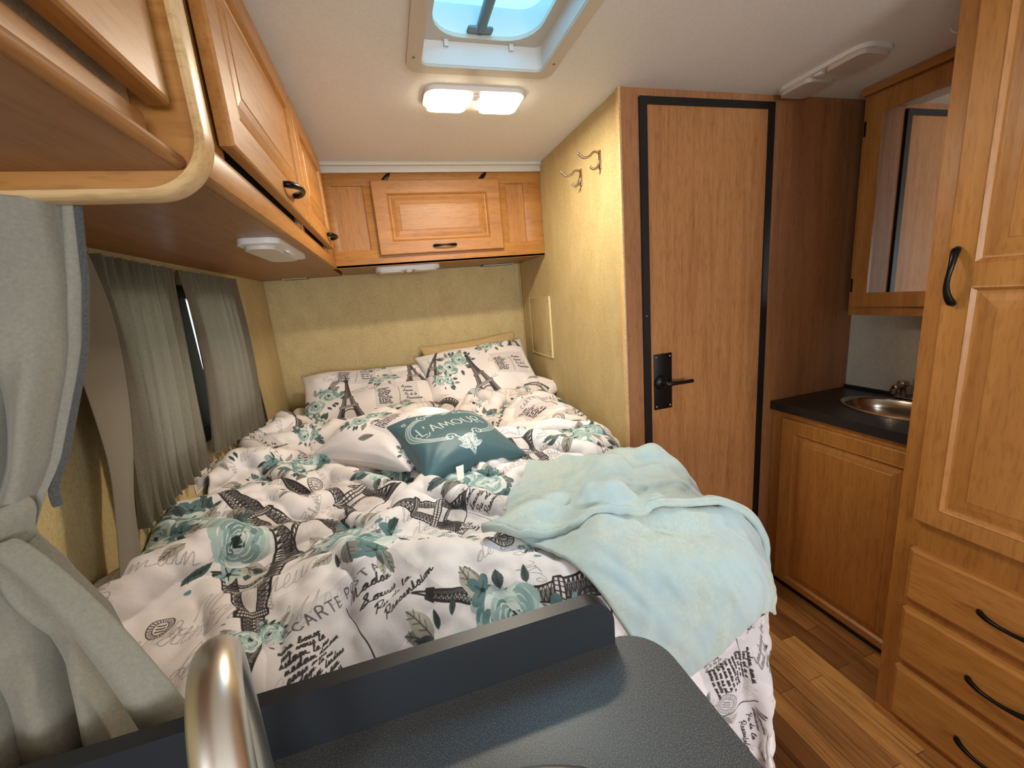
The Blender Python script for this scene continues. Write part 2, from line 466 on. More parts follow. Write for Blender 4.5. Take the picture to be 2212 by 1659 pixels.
# bathroom door
dr = tag(thing('door_1', None, None, (1.15, 1.30, 0)), kind=S_)
def frame_outline(x0, x1, z0, z1): return [(x0, z0), (x1, z0), (x1, z1), (x0, z1)]
prism('door_frame', frame_outline(0.872, 1.431, 0.0, 1.953), 1, 1.294, 1.318, BLACKF, dr, frame_outline(0.899, 1.404, 0.02, 1.930), bev=0.0015)
box('door_leaf', 0.899, 1.404, 1.300, 1.316, 0.02, 1.930, DOORW, dr)
hp = box('handle_plate', 0.912, 0.990, 1.296, 1.300, 0.886, 1.100, BLACKMET, dr, bev=0.001)
screws(dr, [(0.922, 1.2955, 1.088), (0.981, 1.2955, 1.088), (0.922, 1.2955, 0.898), (0.981, 1.2955, 0.898)], (0, -1, 0), SCREWM, 0.0038)
lathe('handle_rose', [(0.027, 0), (0.027, 0.006), (0.022, 0.012), (0.012, 0.017), (0.009, 0.030), (0.009, 0.042)], BLACKMET, dr, (0.938, 1.296, 0.992), (0, -1, 0), 24)
tube('lever', catmull([(0.938, 1.258, 0.992), (0.950, 1.252, 0.992), (0.975, 1.250, 0.992), (1.010, 1.250, 0.991), (1.045, 1.251, 0.991)], 4), [0.009, 0.009, 0.009, 0.0085, 0.008, 0.0078, 0.0075, 0.0075, 0.0073, 0.007, 0.007, 0.007, 0.007, 0.007, 0.007, 0.007, 0.0075], BLACKMET, dr, 12)
screws(dr, [(0.883, 1.2935, 1.245)], (0, -1, 0), SCREWM, 0.003)

# black strip in place of the shaded toe gap; bathroom baseboard
struct(box('toe_gap_shade', 1.497, 1.504, 0.709, 1.305, 0.0, 0.020, BLACKF))
struct(box('baseboard_bathroom', 1.432, 1.5, 1.296, 1.305, 0.0, 0.024, BLACKF))

# bed window: frame, glass, slider bar
win = tag(thing('window_1', None, None, (-0.63, 1.48, 1.02)), kind=S_)
prism('window_frame', [(WY0 - .02, WZ0 - .02), (WY1 + .02, WZ0 - .02), (WY1 + .02, WZ1 + .02), (WY0 - .02, WZ1 + .02)], 0, -0.640, -0.598, BLACKF, win,
      [(WY0 + .02, WZ0 + .02), (WY1 - .02, WZ0 + .02), (WY1 - .02, WZ1 - .02), (WY0 + .02, WZ1 - .02)])
box('slider_bar', -0.632, -0.602, 1.36, 1.541, WZ0, WZ1, BLACKF, win)
gm, gt, gp = nmat('window_glass'); gp.inputs['Transmission Weight'].default_value = 1; gp.inputs['Roughness'].default_value = 0; gp.inputs['IOR'].default_value = 1.01
box('pane', -0.627, -0.624, WY0 + .02, WY1 - .02, WZ0 + .02, WZ1 - .02, gm, win)

# ================================================================ roof vent
vt = thing('roof_vent', 'square cream roof vent with clear blue lid set in the ceiling', 'roof vent', (0.34, 0.95, 1.98))
OUT = rrect(0.135, 0.548, 0.60, 1.272, 0.035); INN = rrect(HX0, HX1, HY0, HY1, 0.022)
prism('flange', OUT, 2, 1.972, 1.981, CREAMP, vt, INN, bev=0.002)
prism('shaft', rrect(HX0 - .002, HX1 + .002, HY0 - .002, HY1 + .002, 0.022), 2, 1.978, 2.034, WHITEP, vt, rrect(HX0 + .001, HX1 - .001, HY0 + .001, HY1 - .001, 0.02))
prism('screen_frame', rrect(HX0, HX1, HY0, HY1, 0.02), 2, 2.033, 2.043, CREAMP, vt, rrect(HX0 + .028, HX1 - .028, HY0 + .03, HY1 - .020, 0.085))
prism('collar', rrect(HX0 - .01, HX1 + .01, HY0 - .01, HY1 + .01, 0.02), 2, 2.043, 2.115, WHITEP, vt, rrect(HX0 + .012, HX1 - .012, HY0 + .012, HY1 - .012, 0.05))
for px in (0.245, 0.425):
    boxes('clip', [(px - .006, px + .006, HY1 - .010, HY1 - .003, 2.018, 2.043)], WHITEP, vt, bev=0.001)
screws(vt, [(0.152, 1.20, 1.972), (0.532, 1.19, 1.972), (0.152, 0.68, 1.972), (0.532, 0.68, 1.972)], (0, 0, -1), SCREWM, 0.004)
def lid_mat():
    m, t, p = nmat('blue_tinted_lid')
    tr = t.nodes.new('ShaderNodeBsdfTransparent'); tl = t.nodes.new('ShaderNodeBsdfTranslucent')
    n = noise(t, coords(t, (1, 1, 1)), 6, 2)
    c = ramp(t, n, [(0.3, (0.45, 0.74, 0.86)), (0.7, (0.66, 0.90, 0.95))])
    t.links.new(c, tl.inputs['Color']); tr.inputs['Color'].default_value = lin((0.60, 0.86, 0.95))
    mx = t.nodes.new('ShaderNodeMixShader'); mx.inputs[0].default_value = 0.35
    t.links.new(tr.outputs[0], mx.inputs[1]); t.links.new(tl.outputs[0], mx.inputs[2])
    t.links.new(mx.outputs[0], t.nodes['Material Output'].inputs['Surface'])
    return m
def dome():
    V, F = [], []
    nx, ny = 13, 17
    for j in range(ny):
        for i in range(nx):
            u, v = i / (nx - 1), j / (ny - 1)
            V.append((HX0 - .02 + u * (HX1 - HX0 + .04), HY0 - .02 + v * (HY1 - HY0 + .04), 2.125 + 0.045 * (1 - (2 * u - 1) ** 6) * (1 - (2 * v - 1) ** 6)))
    for j in range(ny - 1):
        for i in range(nx - 1):
            a = j * nx + i; F.append((a, a + 1, a + nx + 1, a + nx))
    return mesh_obj('lid', V, F, lid_mat(), vt, True)
dome()
tube('operator_bar', [(0.385, HY0 + .01, 2.120), (0.355, 0.95, 2.100), (0.336, HY1 - .032, 2.050)], [0.017, 0.016, 0.013], GREYB, vt, 14)
boxes('bar_bracket', [(0.300, 0.368, HY1 - .046, HY1 - .014, 2.0435, 2.052)], GREYB, vt, bev=0.006)
boxes('lid_rim', [(HX0, HX1, HY1 - .085, HY1 - .075, 2.118, 2.128)], GREYB, vt)

# ================================================================ lamps
def double_lamp(name, label, x0, x1, y0, y1, z, lit, axis, group=None, down=1):
    t = thing(name, label, 'lamp', ((x0 + x1) / 2, (y0 + y1) / 2, z), group)
    hb = 0.012
    long_ = (x1 - x0) if axis == 'X' else (y1 - y0)
    prism('housing', rrect(x0, x1, y0, y1, min(x1 - x0, y1 - y0) * 0.30), 2, z - hb, z, WHITEP, t, bev=0.004)
    m = 0.012; gap = long_ * 0.075
    lens = LAMPON if lit else LENSP
    if axis == 'X':
        c = (x0 + x1) / 2
        R = [(x0 + m, c - gap, y0 + m, y1 - m * .8), (c + gap, x1 - m, y0 + m, y1 - m * .8)]
        sw = (c - .012, c + .012, y0 + .02, y0 + .05)
    else:
        c = (y0 + y1) / 2
        R = [(x0 + m * .8, x1 - m, y0 + m, c - gap), (x0 + m * .8, x1 - m, c + gap, y1 - m)]
        sw = (x0 + .012, x0 + .05, c - .012, c + .012)
    for r in R:
        prism('lens', rrect(*r, 0.022), 2, z - hb - 0.013, z - hb, lens, t, bev=0.006)
    box('switch', sw[0], sw[1], sw[2], sw[3], z - hb - 0.007, z - hb, WHITEP, t, bev=0.002)
    return t
double_lamp('ceiling_lamp', 'lit double ceiling lamp with white housing in front of the roof vent', 0.192, 0.506, 1.345, 1.475, 1.98, True, 'X')
for lx in (0.27, 0.43):
    L = bpy.data.lights.new('ceiling_lamp_bulb', 'AREA'); L.shape = 'RECTANGLE'; L.size = 0.11; L.size_y = 0.08; L.energy = 6.0; L.color = (1.0, 0.86, 0.68)
    o = bpy.data.objects.new('ceiling_lamp_bulb', L); COL.objects.link(o); o.location = (lx, 1.41, 1.950)
double_lamp('ceiling_lamp', 'long unlit white ceiling lamp above the sink counter', 1.405, 1.545, 0.985, 1.285, 1.98, False, 'Y')
# puck under the left cabinet
pk = thing('reading_lamp', 'white square reading lamp under the left overhead cabinet', 'lamp', (-0.30, 1.31, 1.545))
prism('housing', rrect(-0.322, -0.228, 1.13, 1.50, 0.03), 2, 1.532, 1.545, WHITEP, pk, bev=0.005)
prism('lens', rrect(-0.316, -0.246, 1.16, 1.46, 0.03), 2, 1.523, 1.533, LENSP, pk, bev=0.006)
box('switch', -0.243, -0.234, 1.27, 1.36, 1.527, 1.533, WHITEP, pk, bev=0.002)
bk = thing('reading_lamp', 'slim white reading lamp under the back wall cabinet above the pillows', 'lamp', (0.12, 2.22, 1.55))
prism('housing', rrect(-0.035, 0.275, 2.12, 2.24, 0.03), 2, 1.528, 1.547, WHITEP, bk, bev=0.004)
prism('lens', rrect(-0.020, 0.100, 2.13, 2.23, 0.02), 2, 1.520, 1.530, LENSP, bk, bev=0.003)
prism('lens', rrect(0.145, 0.260, 2.13, 2.23, 0.02), 2, 1.520, 1.530, LENSP, bk, bev=0.003)
lathe('switch', [(0.018, 0), (0.018, 0.008), (0.012, 0.014), (0.001, 0.016)], WHITEP, bk, (0.122, 2.13, 1.530), (0, 0, -1), 16)
for (x0, x1), lb in (((-0.50, -0.385), 'thin metal bracket strip under the cabinets in the left corner'), ((0.56, 0.74), 'thin metal bracket strip under the back cabinet near the bathroom wall')):
    b = thing('bracket', lb, 'bracket', ((x0 + x1) / 2, 2.45, 1.545))
    boxes('plate', [(x0, x1, 2.40, 2.49, 1.540, 1.545)], plain('galvanised_strip', (0.62, 0.62, 0.56), 0.5, 0.4), b)
    screws(b, [(x0 + .02, 2.43, 1.540), (x1 - .02, 2.43, 1.540)], (0, 0, -1), SCREWM, 0.004)

# ================================================================ left overhead cabinet (over the bed)
XF = -0.197
lc = thing('overhead_cabinet', 'long maple overhead cabinet on the left wall above the window curtains', 'cabinet', (-0.40, 1.33, 1.545))
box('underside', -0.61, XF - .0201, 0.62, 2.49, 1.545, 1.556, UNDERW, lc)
boxes('body', [(-0.61, XF - .02, 0.62, 2.49, 1.556, 1.979)], M_mapleY, lc)
FR = 0.02
boxes('face_frame', [(XF - .02, XF, 0.616, 2.05, 1.545, 1.590), (XF - .02, XF, 0.616, 2.05, 1.915, 1.979), (XF - .02, XF, 0.616, 0.74, 1.590, 1.915),
                     (XF - .02, XF, 1.29, 1.35, 1.590, 1.915), (XF - .02, XF, 1.80, 2.05, 1.590, 1.915)], M_mapleY, lc, bev=0.001)
boxes('door_shadow_gap', [(XF - .021, XF - .012, 0.73, 1.81, 1.585, 1.920)], DARKV, lc)
d1 = panel_door('door', lc, (XF + .004, 0.713, 1.600), (0, 1, 0), (0, 0, 1), (1, 0, 0), 0.600, 0.330, 0.019, [(0.055, 0.545, 0.055, 0.275)], M_mapleY)
bow_handle('handle', d1, (XF + .022, 1.075, 1.632), (0, 1, 0), (1, 0, 0), BRONZE, L=0.10, standoff=0.028, rmid=0.005, rend=0.008)
d2 = panel_door('door', lc, (XF + .004, 1.325, 1.600), (0, 1, 0), (0, 0, 1), (1, 0, 0), 0.500, 0.330, 0.019, [(0.055, 0.445, 0.055, 0.275)], M_mapleY)
bow_handle('handle', d2, (XF + .022, 1.72, 1.632), (0, 1, 0), (1, 0, 0), BRONZE, L=0.10, standoff=0.028, rmid=0.005, rend=0.008)

# back overhead cabinet
bc = thing('overhead_cabinet', 'shallow maple overhead cabinet across the back wall above the pillows', 'cabinet', (0.30, 2.27, 1.545))
YF = 2.05
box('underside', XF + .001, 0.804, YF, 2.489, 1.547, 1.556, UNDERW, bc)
boxes('body', [(XF + .001, 0.804, YF + .02, 2.489, 1.556, 1.979)], M_mapleX, bc)
boxes('face_frame', [(XF, 0.804, YF, YF + .02, 1.545, 1.618), (XF, 0.804, YF, YF + .02, 1.890, 1.941), (XF, -0.163, YF, YF + .02, 1.618, 1.890),
                     (-0.036, 0.622, YF, YF + .02, 1.618, 1.890), (0.713, 0.804, YF, YF + .02, 1.618, 1.890)], M_mapleX, bc, bev=0.001)
boxes('side_panel', [(-0.163, -0.036, YF + .009, YF + .02, 1.618, 1.890)], M_mapleZ, bc)
boxes('side_panel', [(0.622, 0.713, YF + .009, YF + .02, 1.618, 1.890)], M_mapleZ, bc)
d3 = panel_door('door', bc, (0.0, YF - .003, 1.590), (1, 0, 0), (0, 0, 1), (0, -1, 0), 0.586, 0.318, 0.019, [(0.062, 0.524, 0.055, 0.263)], M_mapleX)
bow_handle('handle', d3, (0.297, YF - .022, 1.619), (1, 0, 0), (0, -1, 0), BRONZE, L=0.105, standoff=0.02, rmid=0.0045, rend=0.0075)
for hx in (0.067, 0.510):
    lathe('hinge', [(0.034, 0), (0.034, 0.004), (0.028, 0.008), (0.002, 0.010)], BRONZE, bc, (hx, YF, 1.918), (0, -1, 0), 18, 1.0, 0.28)

# near galley overhead cabinet and the divider panel with rounded moulding
gc = thing('overhead_cabinet', 'near maple galley cabinet at the top left edge of the photo', 'cabinet', (-0.42, -0.25, 1.533))
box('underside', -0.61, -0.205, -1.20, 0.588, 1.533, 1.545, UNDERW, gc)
tube('underside_nosing', [(-0.203, -1.2, 1.541), (-0.203, 0.585, 1.541)], 0.008, M_mapleY, gc, 10)
boxes('body', [(-0.61, -0.235, -1.20, 0.588, 1.545, 1.979)], fabric('raw_chipboard', (0.78, 0.70, 0.55), 0.12, 300), gc)
boxes('light_rail', [(-0.236, -0.214, -1.20, 0.560, 1.545, 1.580)], M_mapleY, gc, bev=0.002)
panel_door('door', gc, (-0.213, 0.572 - 0.70, 1.592), (0, 1, 0), (0, 0, 1), (1, 0, 0), 0.70, 0.34, 0.022, [(0.06, 0.64, 0.06, 0.28)], M_mapleY, bev=0.005)
panel_door('door', gc, (-0.213, -0.84, 1.592), (0, 1, 0), (0, 0, 1), (1, 0, 0), 0.70, 0.34, 0.022, [(0.06, 0.64, 0.06, 0.28)], M_mapleY, bev=0.005)

dp = thing('divider_panel', 'upper divider panel with pale rounded edge moulding between the cabinets', 'panel', (-0.39, 0.60, 1.507))
def corner_outline(x1, z0, r, n=12):
    pts = [(-0.61, z0)]
    for k in range(n + 1):
        a = math.radians(-90 + 90 * k / n); pts.append((x1 - r + r * math.cos(a), z0 + r + r * math.sin(a)))
    return pts
pts = corner_outline(-0.180, 1.514, 0.062) + [(-0.180, 1.979), (-0.61, 1.979)]
prism('board', pts, 1, 0.590, 0.614, M_mapleX, dp)
edge = corner_outline(-0.1775, 1.5105, 0.064, 16) + [(-0.1775, 1.978)]
def strip_sweep(name, path, prof, mat, parent):
    """sweep a (offset outwards, y) profile along an xz path"""
    P = [np.array(p, float) for p in path]; V, F = [], []
    for i, p in enumerate(P):
        d = P[min(i + 1, len(P) - 1)] - P[max(i - 1, 0)]; d /= np.linalg.norm(d); nrm = np.array([d[1], -d[0]])
        for off, y in prof: q = p + nrm * off; V.append((q[0], y, q[1]))
    m = len(prof)
    for i in range(len(P) - 1):
        for k in range(m):
            k2 = (k + 1) % m; F.append((i * m + k, (i + 1) * m + k, (i + 1) * m + k2, i * m + k2))
    F.append(tuple(range(m))); F.append(tuple((len(P) - 1) * m + k for k in range(m))[::-1])
    bm = bmesh.new(); vs = [bm.verts.new(v) for v in V]
    for f in F: bm.faces.new([vs[i] for i in f])
    return from_bm(name, bm, mat, parent, True, 50)
strip_sweep('edge_moulding', edge, [(-0.003, 0.584), (0.002, 0.5825), (0.005, 0.586), (0.006, 0.592), (0.0065, 0.602), (0.006, 0.612), (0.005, 0.618), (0.002, 0.6215), (-0.003, 0.620)], EDGEW, dp)

# ================================================================ right side: sink base cabinet, counter, sink
sb = thing('base_cabinet', 'maple base cabinet under the small black sink counter', 'cabinet', (1.70, 1.0, 0))
boxes('body', [(1.515, 1.908, 0.712, 1.304, 0.02, 0.70)], M_mapleZ, sb)
boxes('face_frame', [(1.498, 1.515, 0.712, 1.303, 0.02, 0.795)], M_mapleZ, sb)
panel_door('door', sb, (1.498, 1.246, 0.033), (0, -1, 0), (0, 0, 1), (-1, 0, 0), 0.50, 0.740, 0.019, [(0.052, 0.44, 0.026, 0.690)], M_mapleZ, mould=0.022)
ct = thing('countertop', 'small black countertop with round-cornered edge beside the bathroom wall', 'countertop', (1.70, 1.0, 0.80))
def ell(cx_, cy_, a, b, n=40): return [(cx_ + a * math.cos(2 * math.pi * k / n), cy_ + b * math.sin(2 * math.pi * k / n)) for k in range(n)]
SKX, SKY, SA, SB_ = 1.722, 0.985, 0.122, 0.192
def slab_with_hole(name, x0, x1, y0, y1, z0, z1, cx_, cy_, a, b, mat, parent, n=48):
    ol, hl = [], []
    for k in range(n):
        t = 2 * math.pi * (k + .5) / n; dx, dy = math.cos(t), math.sin(t)
        s = min(((x1 - cx_) / dx) if dx > 0 else ((x0 - cx_) / dx) if dx < 0 else 9, ((y1 - cy_) / dy) if dy > 0 else ((y0 - cy_) / dy) if dy < 0 else 9)
        ol.append([cx_ + dx * s, cy_ + dy * s]); hl.append((cx_ + dx * a, cy_ + dy * b))
    for cxx, cyy in ((x0, y0), (x0, y1), (x1, y0), (x1, y1)):   # snap nearest ray end to each corner
        i = min(range(n), key=lambda q: (ol[q][0] - cxx) ** 2 + (ol[q][1] - cyy) ** 2); ol[i] = [cxx, cyy]
    return prism(name, ol, 2, z0, z1, mat, parent, hl, bev=0.0)
slab_with_hole('slab', 1.482, 1.908, 0.712, 1.304, 0.797, 0.832, SKX, SKY, SA - .012, SB_ - .012, COUNTER2, ct)
boxes('backsplash', [(1.897, 1.908, 0.712, 1.304, 0.832, 0.843)], COUNTER2, ct)
sk = thing('sink', 'oval stainless steel sink set in the black counter', 'sink', (SKX, SKY, 0.83))
lathe('basin', [(1.0, 0.833 - .83), (0.985, 0.008), (0.93, 0.007), (0.89, 0.001), (0.86, -0.03), (0.78, -0.08), (0.60, -0.105), (0.2, -0.112), (0.01, -0.113)], STEEL, sk, (SKX, SKY, 0.83), (0, 0, 1), 48, SA, SB_, cap=False)
lathe('drain', [(0.022, -0.110), (0.020, -0.107), (0.012, -0.109), (0.001, -0.110)], SCREWM, sk, (SKX, SKY, 0.83), (0, 0, 1), 20)
fc = thing('faucet', 'small dark chrome faucet with clear knob behind the oval sink', 'faucet', (1.868, 1.03, 0.832))
DKCH = plain('dark_chrome', (0.66, 0.62, 0.60), 0.2, 1.0)
boxes('base', [(1.848, 1.888, 0.95, 1.085, 0.832, 0.846)], DKCH, fc, bev=0.005)
tube('spout', catmull([(1.866, 1.06, 0.84), (1.864, 1.062, 0.872), (1.846, 1.062, 0.888), (1.815, 1.062, 0.884)], 5), 0.011, DKCH, fc, 14)
lathe('spout_cap', [(0.018, 0), (0.019, 0.010), (0.016, 0.020), (0.002, 0.022)], DKCH, fc, (1.862, 1.064, 0.884), (0, 0, 1), 20)
lathe('aerator', [(0.013, 0), (0.013, 0.020)], DKCH, fc, (1.814, 1.062, 0.862), (0, 0, 1), 16)
km, kt, kp = nmat('clear_acrylic'); kp.inputs['Transmission Weight'].default_value = 0.85; kp.inputs['Roughness'].default_value = 0.08
lathe('knob', [(0.010, 0), (0.024, 0.008), (0.026, 0.026), (0.020, 0.036), (0.002, 0.038)], km, fc, (1.872, 1.010, 0.886), (0, 0, 1), 10)
lathe('knob_stem', [(0.008, 0), (0.008, 0.045)], DKCH, fc, (1.872, 1.010, 0.845), (0, 0, 1), 14)

# medicine cabinet
mc = thing('medicine_cabinet', 'maple medicine cabinet with mirror door above the sink', 'cabinet', (1.84, 0.98, 1.163))
boxes('body', [(1.781, 1.908, 0.715, 1.232, 1.163, 1.979)], M_mapleZ, mc)
md = prism('door', [(0.72, 1.198), (1.213, 1.198), (1.213, 1.942), (0.72, 1.942)], 0, 1.765, 1.780, M_mapleZ, mc, [(0.77, 1.250), (1.160, 1.250), (1.160, 1.880), (0.77, 1.880)], bev=0.004)
box('mirror', 1.771, 1.7745, 0.765, 1.164, 1.246, 1.884, MIRROR, md)
boxes('crown', [(1.762, 1.908, 0.715, 1.236, 1.952, 1.979)], M_mapleY, mc, bev=0.002)
for hz in (1.28, 1.84):
    boxes('hinge', [(1.763, 1.770, 1.212, 1.218, hz - .025, hz + .025)], BRONZE, mc)

# wardrobe
wd = thing('wardrobe', 'tall maple wardrobe with two-panel door and drawers at the right edge', 'wardrobe', (1.60, 0.30, 0))
boxes('body', [(1.302, 1.908, -0.15, 0.708, 0.0, 1.979)], M_mapleZ, wd)
boxes('face_frame', [(1.283, 1.302, -0.15, 0.709, 0.0, 1.979)], M_mapleZ, wd, bev=0.0015)
wdoor = panel_door('door', wd, (1.283, 0.668, 0.680), (0, -1, 0), (0, 0, 1), (-1, 0, 0), 0.42, 1.25, 0.019, [(0.050, 0.37, 0.048, 0.610), (0.050, 0.37, 0.660, 1.200)], M_mapleZ, mould=0.03)
bow_handle('handle', wdoor, (1.264, 0.645, 1.313), (0, 0.04, 1), (-1, 0, 0), BRONZE, L=0.125, standoff=0.026, rmid=0.005, rend=0.009, side=(0, 1, 0), sway=0.003)
for z0, z1 in ((0.440, 0.596), (0.238, 0.408), (0.045, 0.212)):
    dw = mesh_obj('drawer', *(lambda: (
        [(1.283, 0.664, z0), (1.283, 0.25, z0), (1.283, 0.25, z1), (1.283, 0.664, z1),
         (1.268, 0.664, z0), (1.268, 0.25, z0), (1.268, 0.25, z1), (1.268, 0.664, z1),
         (1.264, 0.655, z0 + .008), (1.264, 0.259, z0 + .008), (1.264, 0.259, z1 - .008), (1.264, 0.655, z1 - .008)],
        [(0, 1, 5, 4), (1, 2, 6, 5), (2, 3, 7, 6), (3, 0, 4, 7), (4, 5, 9, 8), (5, 6, 10, 9), (6, 7, 11, 10), (7, 4, 8, 11), (8, 9, 10, 11), (3, 2, 1, 0)]))(), M_mapleY, wd)
    bow_handle('handle', dw, (1.266, 0.455, (z0 + z1) / 2 - 0.003), (0, 1, 0), (-1, 0, 0), BRONZE, L=0.12, standoff=0.026, rmid=0.0045, rend=0.0075)
box('shoe', 1.276, 1.283, -0.15, 0.706, 0.0, 0.018, M_mapleY, wd)
tag(tube('ceiling_hook', catmull([(1.60, 0.90, 1.979), (1.60, 0.895, 1.965), (1.607, 0.885, 1.957), (1.618, 0.88, 1.962)], 4), 0.003, WHITEP), 'tiny white hook in the ceiling beside the wardrobe top', 'hook')

# ================================================================ side wall fittings
def coat_hook(y, z, lb):
    t = thing('coat_hook', lb, 'hook', (0.804, y, z))
    boxes('plate', [(0.8005, 0.805, y - .007, y + .007, z - .045, z + .018)], HOOKM, t, bev=0.0015)
    tubes('prongs', [(catmull([(0.802, y, z + .010), (0.780, y, z + .012), (0.762, y + .004, z - .002), (0.742, y + .008, z - .004), (0.722, y + .010, z + .012)], 5), 0.0042),
                     (catmull([(0.802, y, z - .012), (0.795, y, z - .036), (0.778, y + .002, z - .044), (0.764, y + .004, z - .034)], 5), 0.0042)], HOOKM, t, 10)
coat_hook(1.445, 1.822, 'nickel coat hook on the tan wall, upper one nearer the bathroom door')
coat_hook(1.600, 1.805, 'nickel coat hook on the tan wall, lower one nearer the bed')
ap = thing('access_panel', 'rectangular tan access panel screwed to the bathroom side wall', 'access panel', (0.804, 2.18, 1.0))
boxes('panel', [(0.800, 0.805, 2.025, 2.335, 1.020, 1.335)], WALLP, ap, bev=0.001)
boxes('edge_trim', [(0.797, 0.805, 2.021, 2.029, 1.015, 1.340), (0.798, 0.805, 2.025, 2.339, 1.014, 1.020), (0.799, 0.805, 2.335, 2.338, 1.015, 1.338), (0.799, 0.805, 2.025, 2.338, 1.335, 1.338)], plain('cream_edge', (0.86, 0.80, 0.62), 0.4), ap)
screws(ap, [(0.800, 2.05, 1.312), (0.800, 2.315, 1.312), (0.800, 2.05, 1.045), (0.800, 2.315, 1.045)], (-1, 0, 0), SCREWM, 0.004)

# ================================================================ galley counter in front
gk = thing('galley_cabinet', 'maple galley cabinet under the near black counter', 'cabinet', (-0.17, -0.4, 0))
boxes('body', [(-0.606, 0.255, -1.20, 0.395, 0.0, 0.869)], M_mapleZ, gk)
kc = thing('galley_countertop', 'black speckled countertop with raised lip in the foreground', 'countertop', (-0.17, 0.2, 0.9))
def counter_outline(x1, y1, r, n=8):
    p = [(-0.61, -1.2), (x1, -1.2)]
    for k in range(n + 1):
        a = math.radians(90 * k / n); p.append((x1 - r + r * math.cos(a), y1 - r + r * math.sin(a)))
    p.append((-0.61, y1)); return p
prism('slab', counter_outline(0.280, 0.420, 0.055), 2, 0.870, 0.900, COUNTER, kc, bev=0.003)
lo = [(-0.61, 0.900)] + [(0.224, 0.900)] + [(0.224 - .038 + .038 * math.cos(math.radians(a)), 0.970 - .038 + .038 * math.sin(math.radians(a))) for a in range(0, 91, 10)] + [(-0.61, 0.970)]
prism('lip', lo, 1, 0.412, 0.431, LIPM, kc, bev=0.0012)
gs = thing('galley_sink', 'round steel sink rim just showing at the bottom edge', 'sink', (0.03, 0.15, 0.9))
lathe('rim', [(0.182, 0.0), (0.182, 0.004), (0.176, 0.007), (0.165, 0.006), (0.160, 0.001)], STEEL, gs, (0.03, 0.133, 0.9), (0, 0, 1), 64, cap=False)
lathe('bowl', [(0.160, 0.001), (0.158, 0.0009), (0.12, 0.0006), (0.001, 0.0004)], STEEL, gs, (0.03, 0.133, 0.9), (0, 0, 1), 48, cap=False)
# tall arched faucet
fa = thing('gooseneck_faucet', 'tall brushed nickel arched faucet at the bottom left', 'faucet', (-0.165, 0.33, 0.9))
arch = catmull([(-0.158, 0.315, 0.900), (-0.156, 0.312, 1.00), (-0.150, 0.302, 1.100), (-0.139, 0.276, 1.145), (-0.127, 0.246, 1.165), (-0.116, 0.214, 1.163), (-0.106, 0.186, 1.135), (-0.098, 0.170, 1.095), (-0.096, 0.164, 1.03)], 7)
tube('neck', arch, [0.0130] * len(arch), CHROME, fa, 24)
lathe('base', [(0.028, 0), (0.028, 0.012), (0.020, 0.03), (0.017, 0.05)], CHROME, fa, (-0.158, 0.315, 0.9), (0, 0, 1), 24)
lathe('spray_head', [(0.0155, 0), (0.018, 0.03), (0.018, 0.06), (0.015, 0.065)], CHROME, fa, (-0.096, 0.164, 1.035), (0, 0, -1), 24)

# ================================================================ printed fabric, drawn stroke by stroke
class Canvas:
    def __init__(s, w, h, ppm, base):
        s.W, s.H, s.k = int(w * ppm), int(h * ppm), ppm
        s.a = np.empty((s.H, s.W, 3), np.float32); s.a[:] = base
    def _box(s, P, m):
        x0 = max(0, int(P[:, 0].min() - m)); x1 = min(s.W, int(P[:, 0].max() + m + 2))
        y0 = max(0, int(P[:, 1].min() - m)); y1 = min(s.H, int(P[:, 1].max() + m + 2))
        return (x0, x1, y0, y1) if x1 > x0 and y1 > y0 else None
    def poly(s, pts, col, al=1.0):
        P = np.asarray(pts, float) * s.k; b = s._box(P, 0)
        if b is None: return
        x0, x1, y0, y1 = b
        X = np.arange(x0, x1) + .5; Y = (np.arange(y0, y1) + .5)[:, None]
        ins = np.zeros((y1 - y0, x1 - x0), bool); n = len(P)
        for i in range(n):
            ax, ay = P[i]; bx, by = P[(i + 1) % n]
            if ay == by: continue
            c = ((ay > Y) != (by > Y)); xx = ax + (Y - ay) * (bx - ax) / (by - ay)
            ins ^= (c & (X[None, :] < xx))
        r = s.a[y0:y1, x0:x1]; m = ins[..., None] * al
        r += (np.array(col, np.float32) - r) * m
    def line(s, pts, col, th, al=1.0):
        P = np.asarray(pts, float) * s.k; h = max(0.5, th * s.k / 2)
        for i in range(len(P) - 1):
            q = P[i:i + 2]; b = s._box(q, h + 1)
            if b is None: continue
            x0, x1, y0, y1 = b
            X = np.arange(x0, x1)[None, :] + .5 - q[0, 0]; Y = np.arange(y0, y1)[:, None] + .5 - q[0, 1]
            d = q[1] - q[0]; L = d @ d + 1e-9
            t = np.clip((X * d[0] + Y * d[1]) / L, 0, 1)
            D = np.hypot(X - t * d[0], Y - t * d[1])
            m = np.clip(h + .5 - D, 0, 1)[..., None] * al
            r = s.a[y0:y1, x0:x1]; r += (np.array(col, np.float32) - r) * m
    def image(s, name):
        im = bpy.data.images.new(name, s.W, s.H)
        px = np.ones((s.H, s.W, 4), np.float32); px[..., :3] = np.clip(s.a, 0, 1)
        im.pixels.foreach_set(px.ravel()); im.update(); im.pack()
        return im
class Fr:
    """local frame on a canvas: origin, angle, scale (metres)"""
    def __init__(s, x, y, ang, sc=1.0, fx=1): s.o = np.array((x, y)); s.c, s.s = math.cos(ang), math.sin(ang); s.k = sc; s.fx = fx
    def __call__(s, pts):
        P = np.asarray(pts, float).reshape(-1, 2) * s.k * np.array((s.fx, 1))
        return np.stack([s.o[0] + P[:, 0] * s.c - P[:, 1] * s.s, s.o[1] + P[:, 0] * s.s + P[:, 1] * s.c], 1)
INK = (0.13, 0.11, 0.115)
